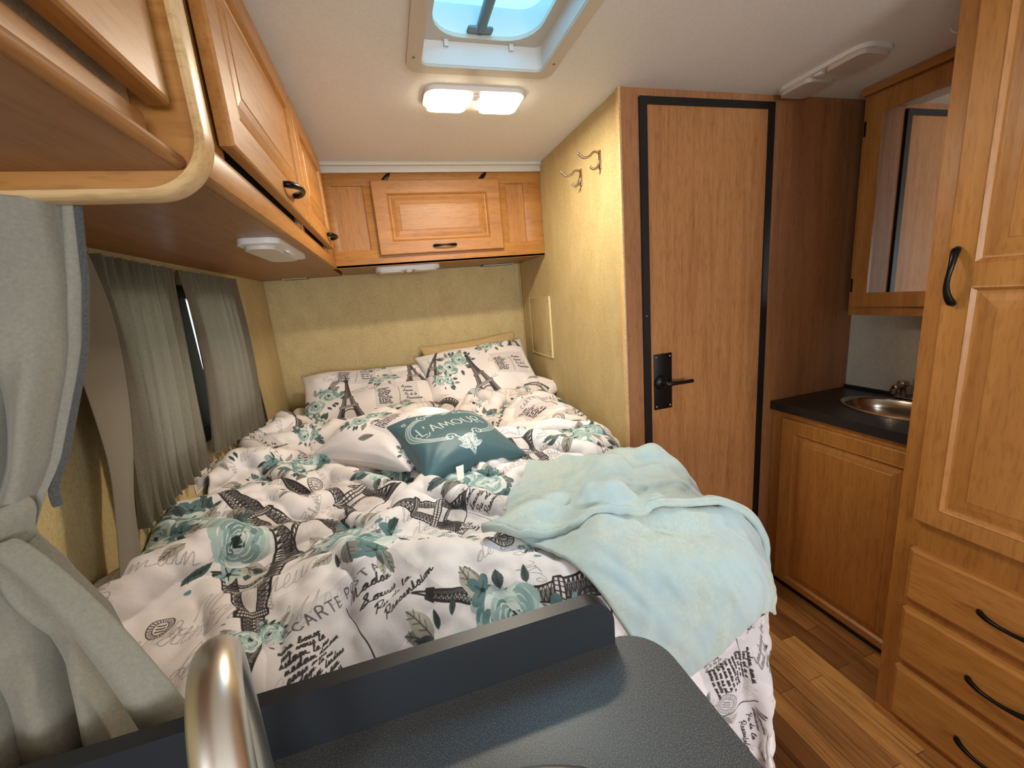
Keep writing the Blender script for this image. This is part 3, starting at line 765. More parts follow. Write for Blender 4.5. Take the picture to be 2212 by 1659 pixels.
def tower(cv, x, y, ang, h, ink=INK):
    """iron lattice tower, base centre at x, y, rising along +y of the frame"""
    f = Fr(x, y, ang, h); th = max(0.0012, h * 0.0054)
    prof = [(0, .235), (.05, .205), (.12, .170), (.20, .142), (.21, .150), (.245, .145), (.25, .120), (.33, .098), (.42, .080), (.43, .088), (.46, .084), (.465, .062), (.6, .044), (.75, .030), (.88, .020), (.885, .028), (.93, .024), (.935, .010), (.97, .006), (1, .001)]
    Wd = lambda t: float(np.interp(t, [p[0] for p in prof], [p[1] for p in prof]))
    L = [(-w_, t) for t, w_ in prof] + [(w_, t) for t, w_ in prof[::-1]]
    cv.poly(f(L), (0.80, 0.77, 0.75), .8)
    cv.line(f(L[:len(prof)]), ink, th * 1.9); cv.line(f(L[len(prof):]), ink, th * 1.9)
    iw = lambda t: Wd(t) * (0.46 + 0.10 * t)                        # inner side of the legs below the first deck
    for sg in (-1, 1):
        cv.line(f([(sg * iw(t), t) for t in np.linspace(0, .20, 6)]), ink, th * 1.5)
        n = 9; T = np.linspace(0, .20, n)
        for a, b in zip(T[:-1], T[1:]):
            cv.line(f([(sg * Wd(a), a), (sg * iw(b), b)]), ink, th); cv.line(f([(sg * iw(a), a), (sg * Wd(b), b)]), ink, th)
            cv.line(f([(sg * Wd(a), a), (sg * iw(a), a)]), ink, th)
        cv.poly(f([(sg * iw(0), 0), (sg * Wd(0) * .75, 0), (sg * Wd(.2) * .8, .2), (sg * iw(.2), .2)]), ink, .55)
        n = 7; T = np.linspace(.25, .42, n); i2 = lambda t: Wd(t) * .35
        cv.line(f([(sg * i2(t), t) for t in T]), ink, th * 1.3)
        for a, b in zip(T[:-1], T[1:]):
            cv.line(f([(sg * Wd(a), a), (sg * i2(b), b)]), ink, th); cv.line(f([(sg * i2(a), a), (sg * Wd(b), b)]), ink, th)
        cv.poly(f([(sg * i2(.25), .25), (sg * Wd(.25) * .8, .25), (sg * Wd(.42) * .8, .42), (sg * i2(.42), .42)]), ink, .5)
    A = np.linspace(0, math.pi, 16)
    for r, tt in ((.125, 1.8), (.108, 1.0)):
        cv.line(f([(r * math.cos(a), .05 + .115 * math.sin(a) * r / .125) for a in A]), ink, th * tt)
    for k in range(len(A) - 1):
        a, b = A[k], A[k + 1]
        cv.line(f([(.125 * math.cos(a), .05 + .115 * math.sin(a)), (.108 * math.cos(b), .05 + .115 * .864 * math.sin(b))]), ink, th * .8)
    for a, b in ((.20, .245), (.42, .46), (.885, .93)):
        for t in (a, (a + b) / 2, b): cv.line(f([(-Wd(t) * 1.02, t), (Wd(t) * 1.02, t)]), ink, th * 1.4)
        for u in np.linspace(-1, 1, 15): cv.line(f([(u * Wd(a), a), (u * Wd(b), b)]), ink, th * .8)
    T = .465 + (.885 - .465) * np.linspace(0, 1, 19)
    for a, b in zip(T[:-1], T[1:]):
        wa, wb = Wd(a), Wd(b)
        cv.line(f([(-wa, a), (0, b), (wa, a)]), ink, th * .9); cv.line(f([(-wb, b), (0, a), (wb, b)]), ink, th * .9)
        cv.line(f([(-wa, a), (wa, a)]), ink, th * .9)
    cv.line(f([(0, .465), (0, .885)]), ink, th)
    cv.poly(f([(0, .47), (.055, .47), (.018, .88), (0, .88)]), ink, .5)
    for sg in (-1, 1):
        cv.poly(f([(sg * .245, -.022), (sg * .085, -.022), (sg * .095, .012), (sg * .235, .012)]), ink, .75)
    cv.line(f([(-.25, -.022), (.25, -.022)]), ink, th * 1.5)
PET = [(0.66, 0.745, 0.725), (0.53, 0.64, 0.63), (0.76, 0.815, 0.79), (0.40, 0.53, 0.53), (0.85, 0.875, 0.85), (0.58, 0.69, 0.675)]
PDK = (0.20, 0.31, 0.31); PBK = (0.10, 0.15, 0.16)
def ellipse(cx_, cy_, a, b, ang, n=14, sq=0.0):
    T = np.linspace(0, 2 * math.pi, n, endpoint=False)
    x = a * np.cos(T); y = b * np.sin(T) * (1 - sq * np.cos(T))
    return np.stack([cx_ + x * math.cos(ang) - y * math.sin(ang), cy_ + x * math.sin(ang) + y * math.cos(ang)], 1)
def rose(cv, x, y, r, rg):
    cv.poly(ellipse(x, y, r * .95, r * .9, 0, 20), PET[3])
    for k, (rr, n) in enumerate(((.78, 9), (.60, 8), (.44, 7), (.28, 6), (.15, 4))):
        a0 = rg.uniform(0, 6)
        for i in range(n):
            a = a0 + 2 * math.pi * i / n + rg.uniform(-.2, .2); pr = r * (.40 - .055 * k) * rg.uniform(.85, 1.15)
            px, py = x + math.cos(a) * r * rr, y + math.sin(a) * r * rr
            e = ellipse(px, py, pr, pr * .62, a + math.pi / 2 + rg.uniform(-.3, .3))
            cv.poly(e, PET[rg.randrange(6)])
            q = [(px + math.cos(a + t) * pr * .55 - math.cos(a) * pr * .5, py + math.sin(a + t) * pr * .75 - math.sin(a) * pr * .5) for t in np.linspace(-1.1, 1.1, 6)]
            cv.line(q, PET[2] if rg.random() < .5 else PET[4], r * .05)
            s2 = [(px - math.cos(a) * pr * .35 + math.cos(a + 1.57) * u * pr * .7, py - math.sin(a) * pr * .35 + math.sin(a + 1.57) * u * pr * .7) for u in np.linspace(-1, 1, 4)]
            cv.line(s2, PDK if rg.random() < .7 else PET[3], r * .06)
            if rg.random() < .3: cv.poly(ellipse(px - math.cos(a) * pr * .45, py - math.sin(a) * pr * .45, pr * .35, pr * .13, a + 1.57), PDK)
    cv.poly(ellipse(x, y, r * .13, r * .1, rg.uniform(0, 3)), PBK)
    for i in range(3):
        a = rg.uniform(0, 6.28); cv.line([(x + math.cos(a) * r * .14, y + math.sin(a) * r * .14), (x + math.cos(a + .9) * r * .2, y + math.sin(a + .9) * r * .2)], PBK, r * .06)
def flower(cv, x, y, r, rg, c=None):
    for i in range(5):
        a = i * 1.257 + rg.uniform(-.2, .2)
        cv.poly(ellipse(x + math.cos(a) * r * .55, y + math.sin(a) * r * .55, r * .5, r * .34, a, 12), c or PET[rg.randrange(4)])
        cv.line([(x, y), (x + math.cos(a) * r * .55, y + math.sin(a) * r * .55)], PDK, r * .09)
    cv.poly(ellipse(x, y, r * .16, r * .14, 0), PBK)
def leaf(cv, x, y, ang, L, col):
    f = Fr(x, y, ang, L)
    T = np.linspace(0, 1, 9); w_ = .24 * np.sin(math.pi * T ** .8)
    cv.poly(f([(t, a) for t, a in zip(T, w_)] + [(t, -a) for t, a in zip(T[::-1], w_[::-1])]), col)
    cv.line(f([(0, 0), (.95, 0)]), tuple(c * .45 for c in col), L * .03)
    for t in (.3, .5, .7): cv.line(f([(t, 0), (t + .16, .12)]), tuple(c * .5 for c in col), L * .022); cv.line(f([(t, 0), (t + .16, -.12)]), tuple(c * .5 for c in col), L * .022)
LEAVES = [(0.60, 0.57, 0.53), (0.50, 0.49, 0.46), (0.30, 0.38, 0.37), (0.68, 0.65, 0.60)]
def cluster(cv, x, y, s, ang, seed):
    rg = random.Random(seed); f = Fr(x, y, ang, s)
    for i in range(11):
        a = rg.uniform(0, 6.28); p = f([(math.cos(a) * rg.uniform(.5, .95), math.sin(a) * .45)])[0]
        leaf(cv, p[0], p[1], a + ang + rg.uniform(-.5, .5), s * rg.uniform(.3, .5), LEAVES[rg.randrange(4)])
    for (u, v, r) in ((-.75, .1, .24), (.78, -.12, .22), (.2, .5, .2)):
        p = f([(u, v)])[0]; flower(cv, p[0], p[1], s * r, rg, (.34, .46, .46) if rg.random() < .5 else None)
    for (u, v, r) in ((-.30, -.1, .40), (.38, .12, .36)):
        p = f([(u, v)])[0]; rose(cv, p[0], p[1], s * r, rg)
    for i in range(7):
        a = rg.uniform(0, 6.28); p = f([(math.cos(a) * .9, math.sin(a) * .5)])[0]; leaf(cv, p[0], p[1], a + ang + rg.uniform(-.8, .8), s * .22, (.24, .30, .30))
    for i in range(5):
        p = f([(rg.uniform(-1.1, 1.1), rg.uniform(-.7, .7))])[0]; cv.poly(ellipse(p[0], p[1], s * .05, s * .03, rg.uniform(0, 3)), PET[3])
# cursive and capital stroke letters
CUR = {
 'a': (.6, [(0, .1), (.35, .48), (.15, .42), (.08, .12), (.25, .0), (.42, .40), (.40, .08), (.6, .08)]),
 'b': (.5, [(0, .1), (.25, .7), (.22, 1.0), (.12, .6), (.12, .05), (.32, .05), (.36, .35), (.5, .3)]),
 'c': (.45, [(0, .1), (.3, .45), (.15, .4), (.08, .1), (.25, .0), (.45, .12)]),
 'd': (.6, [(0, .1), (.32, .45), (.12, .38), (.08, .1), (.28, .05), (.42, .6), (.46, 1.0), (.40, .1), (.6, .08)]),
 'e': (.42, [(0, .1), (.25, .25), (.22, .46), (.08, .3), (.12, .02), (.42, .12)]),
 'i': (.3, [(0, .1), (.15, .45), (.13, .05), (.3, .1)]),
 'l': (.35, [(0, .1), (.24, .75), (.18, 1.0), (.1, .6), (.12, .02), (.35, .1)]),
 'm': (.9, [(0, .1), (.12, .45), (.12, .02), (.3, .45), (.36, .02), (.54, .45), (.62, .05), (.9, .1)]),
 'n': (.62, [(0, .1), (.12, .45), (.12, .02), (.32, .46), (.40, .05), (.62, .1)]),
 'o': (.48, [(0, .1), (.3, .46), (.1, .4), (.08, .08), (.3, .04), (.32, .42), (.48, .38)]),
 'p': (.5, [(0, .1), (.14, .45), (.06, -.5), (.12, .3), (.34, .42), (.32, .05), (.14, .05), (.5, .1)]),
 'r': (.42, [(0, .1), (.12, .5), (.26, .42), (.24, .05), (.42, .1)]),
 's': (.36, [(0, .1), (.2, .5), (.28, .1), (.08, .02), (.36, .1)]),
 't': (.36, [(0, .1), (.16, .9), (.12, .05), (.36, .1)]),
 'u': (.6, [(0, .1), (.12, .45), (.12, .05), (.34, .1), (.40, .45), (.42, .05), (.6, .1)]),
 'v': (.45, [(0, .1), (.1, .45), (.2, .02), (.36, .42), (.45, .38)]),
 'M': (1.2, [(0, .0), (.2, 1.0), (.35, .9), (.38, .0), (.7, 1.0), (.75, .1), (.95, .0), (1.2, .15)]),
 'P': (.9, [(.2, .0), (.3, .9), (.1, .8), (.3, 1.1), (.75, 1.0), (.65, .5), (.3, .5), (.9, .1)]),
 'S': (.9, [(0, .1), (.5, .6), (.6, 1.05), (.35, .8), (.6, .3), (.3, 0), (.1, .2), (.9, .1)]),
 ' ': (.45, [])}
CAPS = {
 'C': (.7, [[(.62, .85), (.4, 1), (.12, .8), (.08, .3), (.3, 0), (.62, .15)]]), 'A': (.75, [[(.05, 0), (.37, 1), (.7, 0)], [(.18, .35), (.57, .35)]]),
 'R': (.7, [[(.1, 0), (.1, 1), (.5, .98), (.58, .75), (.45, .53), (.1, .5)], [(.35, .5), (.65, 0)]]), 'T': (.7, [[(.02, 1), (.66, 1)], [(.34, 1), (.34, 0)]]),
 'E': (.6, [[(.55, 1), (.1, 1), (.1, 0), (.56, 0)], [(.1, .52), (.46, .52)]]), 'P': (.65, [[(.1, 0), (.1, 1), (.48, .98), (.56, .75), (.44, .5), (.1, .48)]]),
 'O': (.8, [[(.4, 1), (.1, .75), (.08, .3), (.38, 0), (.7, .28), (.7, .75), (.4, 1)]]), 'S': (.6, [[(.52, .88), (.3, 1), (.1, .78), (.3, .52), (.52, .28), (.3, 0), (.06, .14)]]),
 'L': (.55, [[(.1, 1), (.1, 0), (.52, 0)]]), 'M': (.95, [[(.05, 0), (.2, 1), (.48, .2), (.76, 1), (.9, 0)]]), 'U': (.75, [[(.1, 1), (.1, .3), (.37, 0), (.64, .3), (.64, 1)]]),
 "'": (.3, [[(.15, 1.05), (.1, .8)]]), 'X': (.65, [[(.05, 0), (.6, 1)], [(.05, 1), (.6, 0)]]), 'I': (.25, [[(.12, 0), (.12, 1)]]), ' ': (.4, [])}
def cursive(cv, txt, x, y, ang, size, col, th, al=1.0):
    cur = 0.0; P = []; f = Fr(x, y, ang, size)
    def flush():
        if len(P) > 2: cv.line(f([(p[0] + .38 * p[1], p[1]) for p in catmull(P, 4)]), col, th, al)
    for ch in txt:
        w_, pts = CUR.get(ch, CUR[' '])
        if not pts: flush(); P = []; cur += w_; continue
        P += [(cur + p[0], p[1]) for p in pts]; cur += w_
    flush()
    return cur * size
def capitals(cv, txt, x, y, ang, size, col, th, al=1.0, gap=.22):
    f = Fr(x, y, ang, size); cur = 0
    for ch in txt:
        w_, st = CAPS[ch]
        for s_ in st:
            q = catmull(s_, 4) if len(s_) > 3 and ch not in 'EML' else s_
            cv.line(f([(cur + p[0], p[1]) for p in q]), col, th, al)
        cur += w_ + gap
WORDS = ['Madam', 'amusant', 'Sourire', 'Paris', 'votre lettre', 'Monsieur', 'de la', 'aimer', 'bonsoir', 'un amour', 'merci', 'tout est si', 'la vie', 'ma petite', 'demain soir', 'Pour vous', 'tendresse']
GREYI = (0.60, 0.575, 0.57)
def postcard(cv, x, y, ang, s, seed, title=True, fill=.55):
    rg = random.Random(seed); f = Fr(x, y, ang, s)
    cv.poly(f([(-.62, -.42), (.62, -.42), (.62, .42), (-.62, .42)]), (0.765, 0.74, 0.745), fill)
    if title:
        p = f([(-.34, .27)])[0]; capitals(cv, 'CARTE POSTALE', p[0], p[1], ang, s * .075, (0.35, .33, .34), s * .010)
    cv.line(f([(.02, .2), (.05, .0), (.02, -.35)]), INK, s * .010)
    for k in range(11):
        p = f([(-.56 + rg.uniform(0, .04), .17 - k * .050)])[0]; tx = ' '.join(rg.choice(WORDS).lower() for _ in range(2))[:13]
        cursive(cv, tx, p[0], p[1], ang + rg.uniform(-.02, .02), s * .052, INK, s * .0075)
    for k, wd_ in enumerate(('Madam', 'Sourire', 'Pu de la', 'Presentation')):
        p = f([(.10 + .03 * k, .17 - k * .13)])[0]; cursive(cv, wd_.replace('t', 't'), p[0], p[1], ang, s * .085, INK, s * .009)
def postmark(cv, x, y, r):
    T = np.linspace(0, 2 * math.pi, 26)
    for q, th in ((1, .05), (.62, .04)): cv.line([(x + math.cos(t) * r * q, y + math.sin(t) * r * q) for t in T], INK, r * th * 1.4)
    for t in T[::1]: cv.line([(x + math.cos(t) * r * .7, y + math.sin(t) * r * .7), (x + math.cos(t + .06) * r * .9, y + math.sin(t + .06) * r * .9)], INK, r * .07)
    for dy in (.25, -.02, -.28): cv.line([(x - r * .35, y + dy * r), (x + r * .35, y + dy * r)], INK, r * .09)
BASE = (0.90, 0.875, 0.865)
def script_bg(cv, w_, h_, seed, ang, dens=1.0, size=.045):
    rg = random.Random(seed); yy = -.3
    for k in range(int(w_ * h_ * 26 * dens)):
        x, y = rg.uniform(0, w_), rg.uniform(0, h_); s = size * rg.uniform(.6, 1.2)
        cursive(cv, rg.choice(WORDS), x, y, ang + rg.choice((0, 0, math.pi / 2)) + rg.uniform(-.08, .08), s, GREYI, .0014, .75)

# ---------------------------------------------------------------- cloth solver
def sim(P, Q, slack, collide, steps=160, iters=6, bend=0.25, damp=0.985, seed=1, jit=0.004, g=-9.8, smn=4, thick=None, fric=0.93):
    P = P.astype(np.float64).copy(); ny, nx, _ = P.shape
    rg = np.random.default_rng(seed)
    n = rg.normal(size=(ny, nx))
    for _ in range(smn): n = (n + np.roll(n, 1, 0) + np.roll(n, -1, 0) + np.roll(n, 1, 1) + np.roll(n, -1, 1)) / 5
    P[..., 2] += n / (abs(n).max() + 1e-9) * jit
    V = np.zeros_like(P); dt = 1 / 60
    cons = []
    def addc(sa, sb, st):
        r = np.linalg.norm((Q[sb] - Q[sa]) * slack, axis=-1)
        cons.append((sa, sb, r, st))
    S = slice
    for o in (0, 1):
        a = (S(None), S(o, nx - 1, 2)); b = (S(None), S(o + 1, nx, 2)); m = len(range(*b[1].indices(nx))); a = (S(None), S(o, o + 2 * m, 2)) if o + 2 * m <= nx else a
        addc((S(None), S(o, o + 2 * m - 1, 2)), (S(None), S(o + 1, o + 2 * m, 2)), 1.0)
        m = len(range(o + 1, ny, 2))
        addc((S(o, o + 2 * m - 1, 2), S(None)), (S(o + 1, o + 2 * m, 2), S(None)), 1.0)
        m = len(range(o + 1, ny, 2))
        addc((S(o, o + 2 * m - 1, 2), S(0, nx - 1)), (S(o + 1, o + 2 * m, 2), S(1, nx)), 0.35)
        addc((S(o, o + 2 * m - 1, 2), S(1, nx)), (S(o + 1, o + 2 * m, 2), S(0, nx - 1)), 0.35)
    for K in (2, 4):
        for o in range(2):
            for (N_, ax) in ((nx, 1), (ny, 0)):
                st = K * 2
                for q in range(K):
                    i0 = o * K + q; m = len(range(i0 + K, N_, st))
                    if m <= 0: continue
                    sa, sb = S(i0, i0 + st * (m - 1) + 1, st), S(i0 + K, i0 + K + st * (m - 1) + 1, st)
                    addc((S(None), sa) if ax else (sa, S(None)), (S(None), sb) if ax else (sb, S(None)), bend * (1 if K == 2 else .5))
    for s_ in range(steps):
        V[..., 2] += g * dt; V *= damp
        sp = np.linalg.norm(V, axis=-1, keepdims=True); V *= np.minimum(1, 1.2 / (sp + 1e-9))
        X = P + V * dt
        for it in range(iters):
            for sa, sb, r, st in cons:
                d = X[sb] - X[sa]; L = np.sqrt((d * d).sum(-1)) + 1e-9
                c = (0.5 * st * (L - r) / L)[..., None] * d
                X[sa] += c; X[sb] -= c
        X, hit = collide(X)
        X[..., :2] = np.where(hit[..., None], P[..., :2] + (X[..., :2] - P[..., :2]) * (1 - fric), X[..., :2])
        V = (X - P) / dt; V[hit] *= 0.5; P = X
    return P
def grid_mesh(name, P, mat, parent=None, uv=None, solid=0.0, sub=1):
    ny, nx, _ = P.shape
    idx = np.arange(ny * nx).reshape(ny, nx)
    F = np.stack([idx[:-1, :-1], idx[:-1, 1:], idx[1:, 1:], idx[1:, :-1]], -1).reshape(-1, 4)
    me = bpy.data.meshes.new(name)
    me.vertices.add(ny * nx); me.vertices.foreach_set('co', P.reshape(-1).astype(np.float32))
    me.loops.add(F.size); me.loops.foreach_set('vertex_index', F.reshape(-1).astype(np.int32))
    me.polygons.add(len(F)); me.polygons.foreach_set('loop_start', np.arange(0, F.size, 4, dtype=np.int32)); me.polygons.foreach_set('loop_total', np.full(len(F), 4, np.int32))
    me.materials.append(mat); me.update(calc_edges=True); me.validate()
    me.polygons.foreach_set('use_smooth', [True] * len(me.polygons))
    if uv is not None:
        l = me.uv_layers.new(name='UVMap'); l.data.foreach_set('uv', uv.reshape(-1, 2)[F.reshape(-1)].astype(np.float32).ravel())
    o = bpy.data.objects.new(name, me); COL.objects.link(o); attach(o, parent)
    if solid > 0:
        m = o.modifiers.new('thickness', 'SOLIDIFY'); m.thickness = solid; m.offset = -1
    if sub:
        m = o.modifiers.new('smooth', 'SUBSURF'); m.levels = sub; m.render_levels = sub
    return o
def smooth_grid(P, k=1):
    for _ in range(k):
        Q = P.copy(); Q[1:-1, 1:-1] = .5 * P[1:-1, 1:-1] + .125 * (P[:-2, 1:-1] + P[2:, 1:-1] + P[1:-1, :-2] + P[1:-1, 2:]); P = Q
    return P
def creases(P, U_, V_, amp, seed, n=14, wl=(.05, .13)):
    rg = np.random.default_rng(seed); H = np.zeros(U_.shape)
    for k in range(n):
        a = rg.uniform(0, math.pi); L = rg.uniform(*wl); cx_, cy_ = rg.uniform(U_.min(), U_.max()), rg.uniform(V_.min(), V_.max()); R = rg.uniform(.15, .40)
        q = (U_ - cx_) * math.cos(a) + (V_ - cy_) * math.sin(a); p = -(U_ - cx_) * math.sin(a) + (V_ - cy_) * math.cos(a)
        q = q + .05 * np.sin(p * rg.uniform(6, 14) + rg.uniform(0, 6)) + .02 * np.sin(p * 31 + rg.uniform(0, 6))
        H += (1 - np.abs(np.sin(math.pi * q / L))) ** 2.2 * np.exp(-(p / R) ** 2 - (q / (R * .7)) ** 2) * rg.uniform(.5, 1.2)
    du = np.gradient(P, axis=1); dv_ = np.gradient(P, axis=0); N = np.cross(du, dv_); N /= np.linalg.norm(N, axis=-1, keepdims=True) + 1e-9
    N *= np.sign(N[..., 2:3] + 1e-6) if abs((N[..., 2] > 0).mean() - .5) < .3 else (1 if (N[..., 2] > 0).mean() > .5 else -1)
    return P + N * (H * amp)[..., None]
# lumpy puffed bed surface the cloth falls on
BX1, BY0, BR, BE = 0.738, 0.560, 0.21, 0.085
LUMPS = []
_r = random.Random(11)
for _ in range(64):
    a = _r.uniform(-.9, 1.0); LUMPS.append((_r.uniform(-.6, .8), _r.uniform(.55, 2.3), a, _r.uniform(.09, .26), _r.uniform(.025, .060), _r.uniform(.018, .050)))
LUMPS += [(-.50, 1.10, 1.2, .40, .10, .045), (-.52, 1.70, 1.4, .35, .09, .035), (.62, 1.60, 1.4, .35, .09, .035), (.25, .66, -.1, .40, .08, .035), (-.1, 1.0, .6, .25, .06, .035), (.35, 1.32, .3, .25, .05, .04), (.70, 1.30, .9, .2, .06, .02)]
def ztop(x, y):
    z = 0.775 + 0.045 * np.exp(-((x + .61) / .22) ** 2) + 0.03 * np.exp(-((x - .80) / .2) ** 2) * (1 / (1 + np.exp(-(y - 1.35) / .08)))
    z = z - 0.045 / (1 + np.exp(-(x - .62) / .08)) / (1 + np.exp((y - 1.15) / .12)) + .01 * np.clip((y - 1.2), 0, 1)
    for lx, ly, a, la, lb, h in LUMPS:
        dx, dy = x - lx, y - ly; u = dx * math.cos(a) + dy * math.sin(a); v = -dx * math.sin(a) + dy * math.cos(a)
        z = z + h * np.exp(-(u / la) ** 2 - (v / lb) ** 2)
    return z
def bed_collide(off=0.0, Hmap=None, hoff=0.0):
    def f(X):
        x, y, z = X[..., 0] + 0, X[..., 1] + 0, X[..., 2] + 0
        # plan distance to rounded-corner rectangle (only the right and foot sides are free)
        qx, qy = x - (BX1 - BR), (BY0 + BR) - y
        mx, my = np.maximum(qx, 0), np.maximum(qy, 0); ln = np.hypot(mx, my)
        both = (qx > 0) & (qy > 0)
        d2 = np.where(both, ln - BR, np.maximum(x - BX1, BY0 - y))
        right = (~both) & (x - BX1 > BY0 - y)
        n2x = np.where(both, mx / (ln + 1e-9), np.where(right, 1.0, 0.0)); n2y = np.where(both, -my / (ln + 1e-9), np.where(right, 0.0, -1.0))
        zt = ztop(x, y); dz = z - zt
        a, b = d2 + BE, dz + BE
        corner = (a > 0) & (b > 0); L = np.hypot(a, b) + 1e-9
        d = np.where(corner, L - BE, np.maximum(d2, dz)) - off
        nh = np.where(corner, a / L, np.where(dz > d2, 0.0, 1.0)); nv = np.where(corner, b / L, np.where(dz > d2, 1.0, 0.0))
        hit = d < 0; p = np.where(hit, -d, 0)
        X = X.copy()
        X[..., 0] += p * nh * n2x; X[..., 1] += p * nh * n2y; X[..., 2] += p * nv
        if Hmap is not None:
            gi = np.clip(((X[..., 0] + .7) / .01).astype(int), 0, Hmap.shape[1] - 1); gj = np.clip((X[..., 1] / .01).astype(int), 0, Hmap.shape[0] - 1)
            hh = Hmap[gj, gi] + hoff; low = (X[..., 2] < hh) & (X[..., 0] < BX1 - .02) & (X[..., 1] > BY0 + .02)
            X[..., 2] = np.where(low, X[..., 2] + (hh - X[..., 2]) * .5, X[..., 2]); hit = hit | low
        X[..., 0] = np.maximum(X[..., 0], -0.600)
        inw = X[..., 1] > 1.292
        X[..., 0] = np.where(inw & (X[..., 0] > 0.792), 0.792, X[..., 0])
        X[..., 1] = np.minimum(X[..., 1], 2.47)
        X[..., 1] = np.where(X[..., 2] < .985, np.maximum(X[..., 1], 0.448), X[..., 1])
        X[..., 0] = np.where((X[..., 2] < .62) & (X[..., 0] > BX1 + off + .035), X[..., 0] * .7 + .3 * (BX1 + off + .035), X[..., 0])
        X[..., 2] = np.maximum(X[..., 2], 0.012)
        return X, hit
    return f
def hmap(P, H=None):
    if H is None: H = np.full((260, 180), -1.0)
    for _ in range(1):
        Q = P
        # oversample the grid
        for fy in (0, .33, .66):
            for fx in (0, .33, .66):
                R_ = (Q[:-1, :-1] * (1 - fx) * (1 - fy) + Q[:-1, 1:] * fx * (1 - fy) + Q[1:, :-1] * (1 - fx) * fy + Q[1:, 1:] * fx * fy).reshape(-1, 3)
                i = ((R_[:, 0] + .7) / .01).astype(int); j = (R_[:, 1] / .01).astype(int)
                ok = (i >= 0) & (i < 180) & (j >= 0) & (j < 260)
                np.maximum.at(H, (j[ok], i[ok]), R_[ok, 2])
    return H
UW, VW = 1.80, 2.68                                       # flat size of the duvet sheet
nx, ny = 141, 206
uu, vv = np.meshgrid(np.linspace(0, UW, nx), np.linspace(0, VW, ny))
Q = np.stack([uu, vv, 0 * uu], -1)
KV = 1.18; VE = (2.30 - .54) * KV
yy = np.where(vv < VE, 2.30 - vv / KV, BY0 - .02 - (vv - VE) * .25)
head = 1 / (1 + np.exp(-(yy - 1.36) / .05))
kx = 1.13 * (1 - head) + (UW / 1.385) * head
xx = -0.595 + uu / kx
P0 = np.stack([xx, yy, ztop(xx, yy) + .03 - np.maximum(0, vv - VE) * .9 - np.maximum(0, xx - BX1) * .8], -1)
DUV = sim(P0, Q, 1.0, bed_collide(0.012), steps=90, iters=14, bend=.22, seed=5, jit=.030, g=-3.5, smn=14, fric=.9)
DUV = smooth_grid(DUV, 1)
DUV = creases(DUV, uu, vv, .014, 6, 70)
DUV = creases(DUV, uu, vv, .006, 16, 90, (.03, .07))
DUV[..., 0] = np.maximum(DUV[..., 0], -.598); DUV[..., 0] = np.where(DUV[..., 1] > 1.285, np.minimum(DUV[..., 0], .792), DUV[..., 0])
print('DUV edge ratio', np.linalg.norm(np.diff(DUV, axis=1), axis=-1).mean() / (UW / (nx - 1)), np.linalg.norm(np.diff(DUV, axis=0), axis=-1).mean() / (VW / (ny - 1)))
duv_uv = np.stack([uu / UW, 1 - vv / VW], -1)

def fabric_img(name, im, transl=0.0, rough=.8):
    m, t, p = nmat(name)
    tx = t.nodes.new('ShaderNodeTexImage'); tx.image = im; tx.interpolation = 'Cubic'; tx.extension = 'EXTEND'
    uvn = t.nodes.new('ShaderNodeUVMap'); uvn.uv_map = 'UVMap'; t.links.new(uvn.outputs[0], tx.inputs['Vector'])
    t.links.new(tx.outputs['Color'], p.inputs['Base Color']); p.inputs['Roughness'].default_value = rough
    p.inputs['Sheen Weight'].default_value = 0.1
    n = noise(t, coords(t, (1, 1, 1)), 35, 4, .6, .5); bump(t, p, n, .35, .004)
    return m
cv = Canvas(UW, VW, 1500, BASE)
# photo-located print: world (x, y) on the bed -> sheet (u, v)
def uvp(x, y):
    x, y = x * 1.04, y * 1.04 - .01
    h = 1 / (1 + math.exp(-(y - 1.36) / .05)); k = 1.13 * (1 - h) + (UW / 1.385) * h
    return (x + .595) * k, VW - (2.30 - y) * KV
script_bg(cv, UW, VW, 3, .35, 2.6, .05)
def TW(tx, ty, bx, by, hk=1.0):
    t, b = np.array(uvp(tx, ty)), np.array(uvp(bx, by)); d = t - b; h = np.linalg.norm(d) * hk
    tower(cv, b[0], b[1], math.atan2(d[1], d[0]) - math.pi / 2, h)
def PC(x, y, a, s, sd, ti=True): u, v = uvp(x, y); postcard(cv, u, v, a, s, sd, ti)
def CL(x, y, s, a, sd): u, v = uvp(x, y); cluster(cv, u, v, s, a, sd)
# v runs towards the foot, so text is drawn mirrored unless turned; angles below are in sheet space
for a in ((-.13, .70, .5, .24, 1), (.61, 1.05, 1.3, .22, 2), (-.55, 1.10, 1.2, .22, 3), (-.30, 1.55, .3, .22, 4), (-.50, 1.60, .8, .20, 5), (.12, .95, .6, .18, 6), (.55, 1.62, .2, .22, 7), (.05, 2.0, .1, .22, 8), (-.52, 2.02, .3, .22, 9), (.30, 1.55, 1.0, .2, 10), (.62, .62, 1.2, .25, 12)): PC(*a)
for a in ((-.03, .70, .27, .60), (-.26, .60, -.33, .90), (-.16, 1.06, .10, .95), (-.42, 1.34, -.12, 1.12), (-.56, 1.22, -.24, .98), (.42, 1.0, .34, 1.26), (-.55, 1.98, -.36, 1.78), (-.60, 1.75, -.52, 1.5), (.35, 1.50, .60, 1.36), (.50, 1.90, .68, 1.70), (.02, 1.75, .22, 1.60), (.0, 2.05, .2, 1.92), (.70, .95, .60, 1.15), (-.60, .95, -.62, 1.22)): TW(*a)
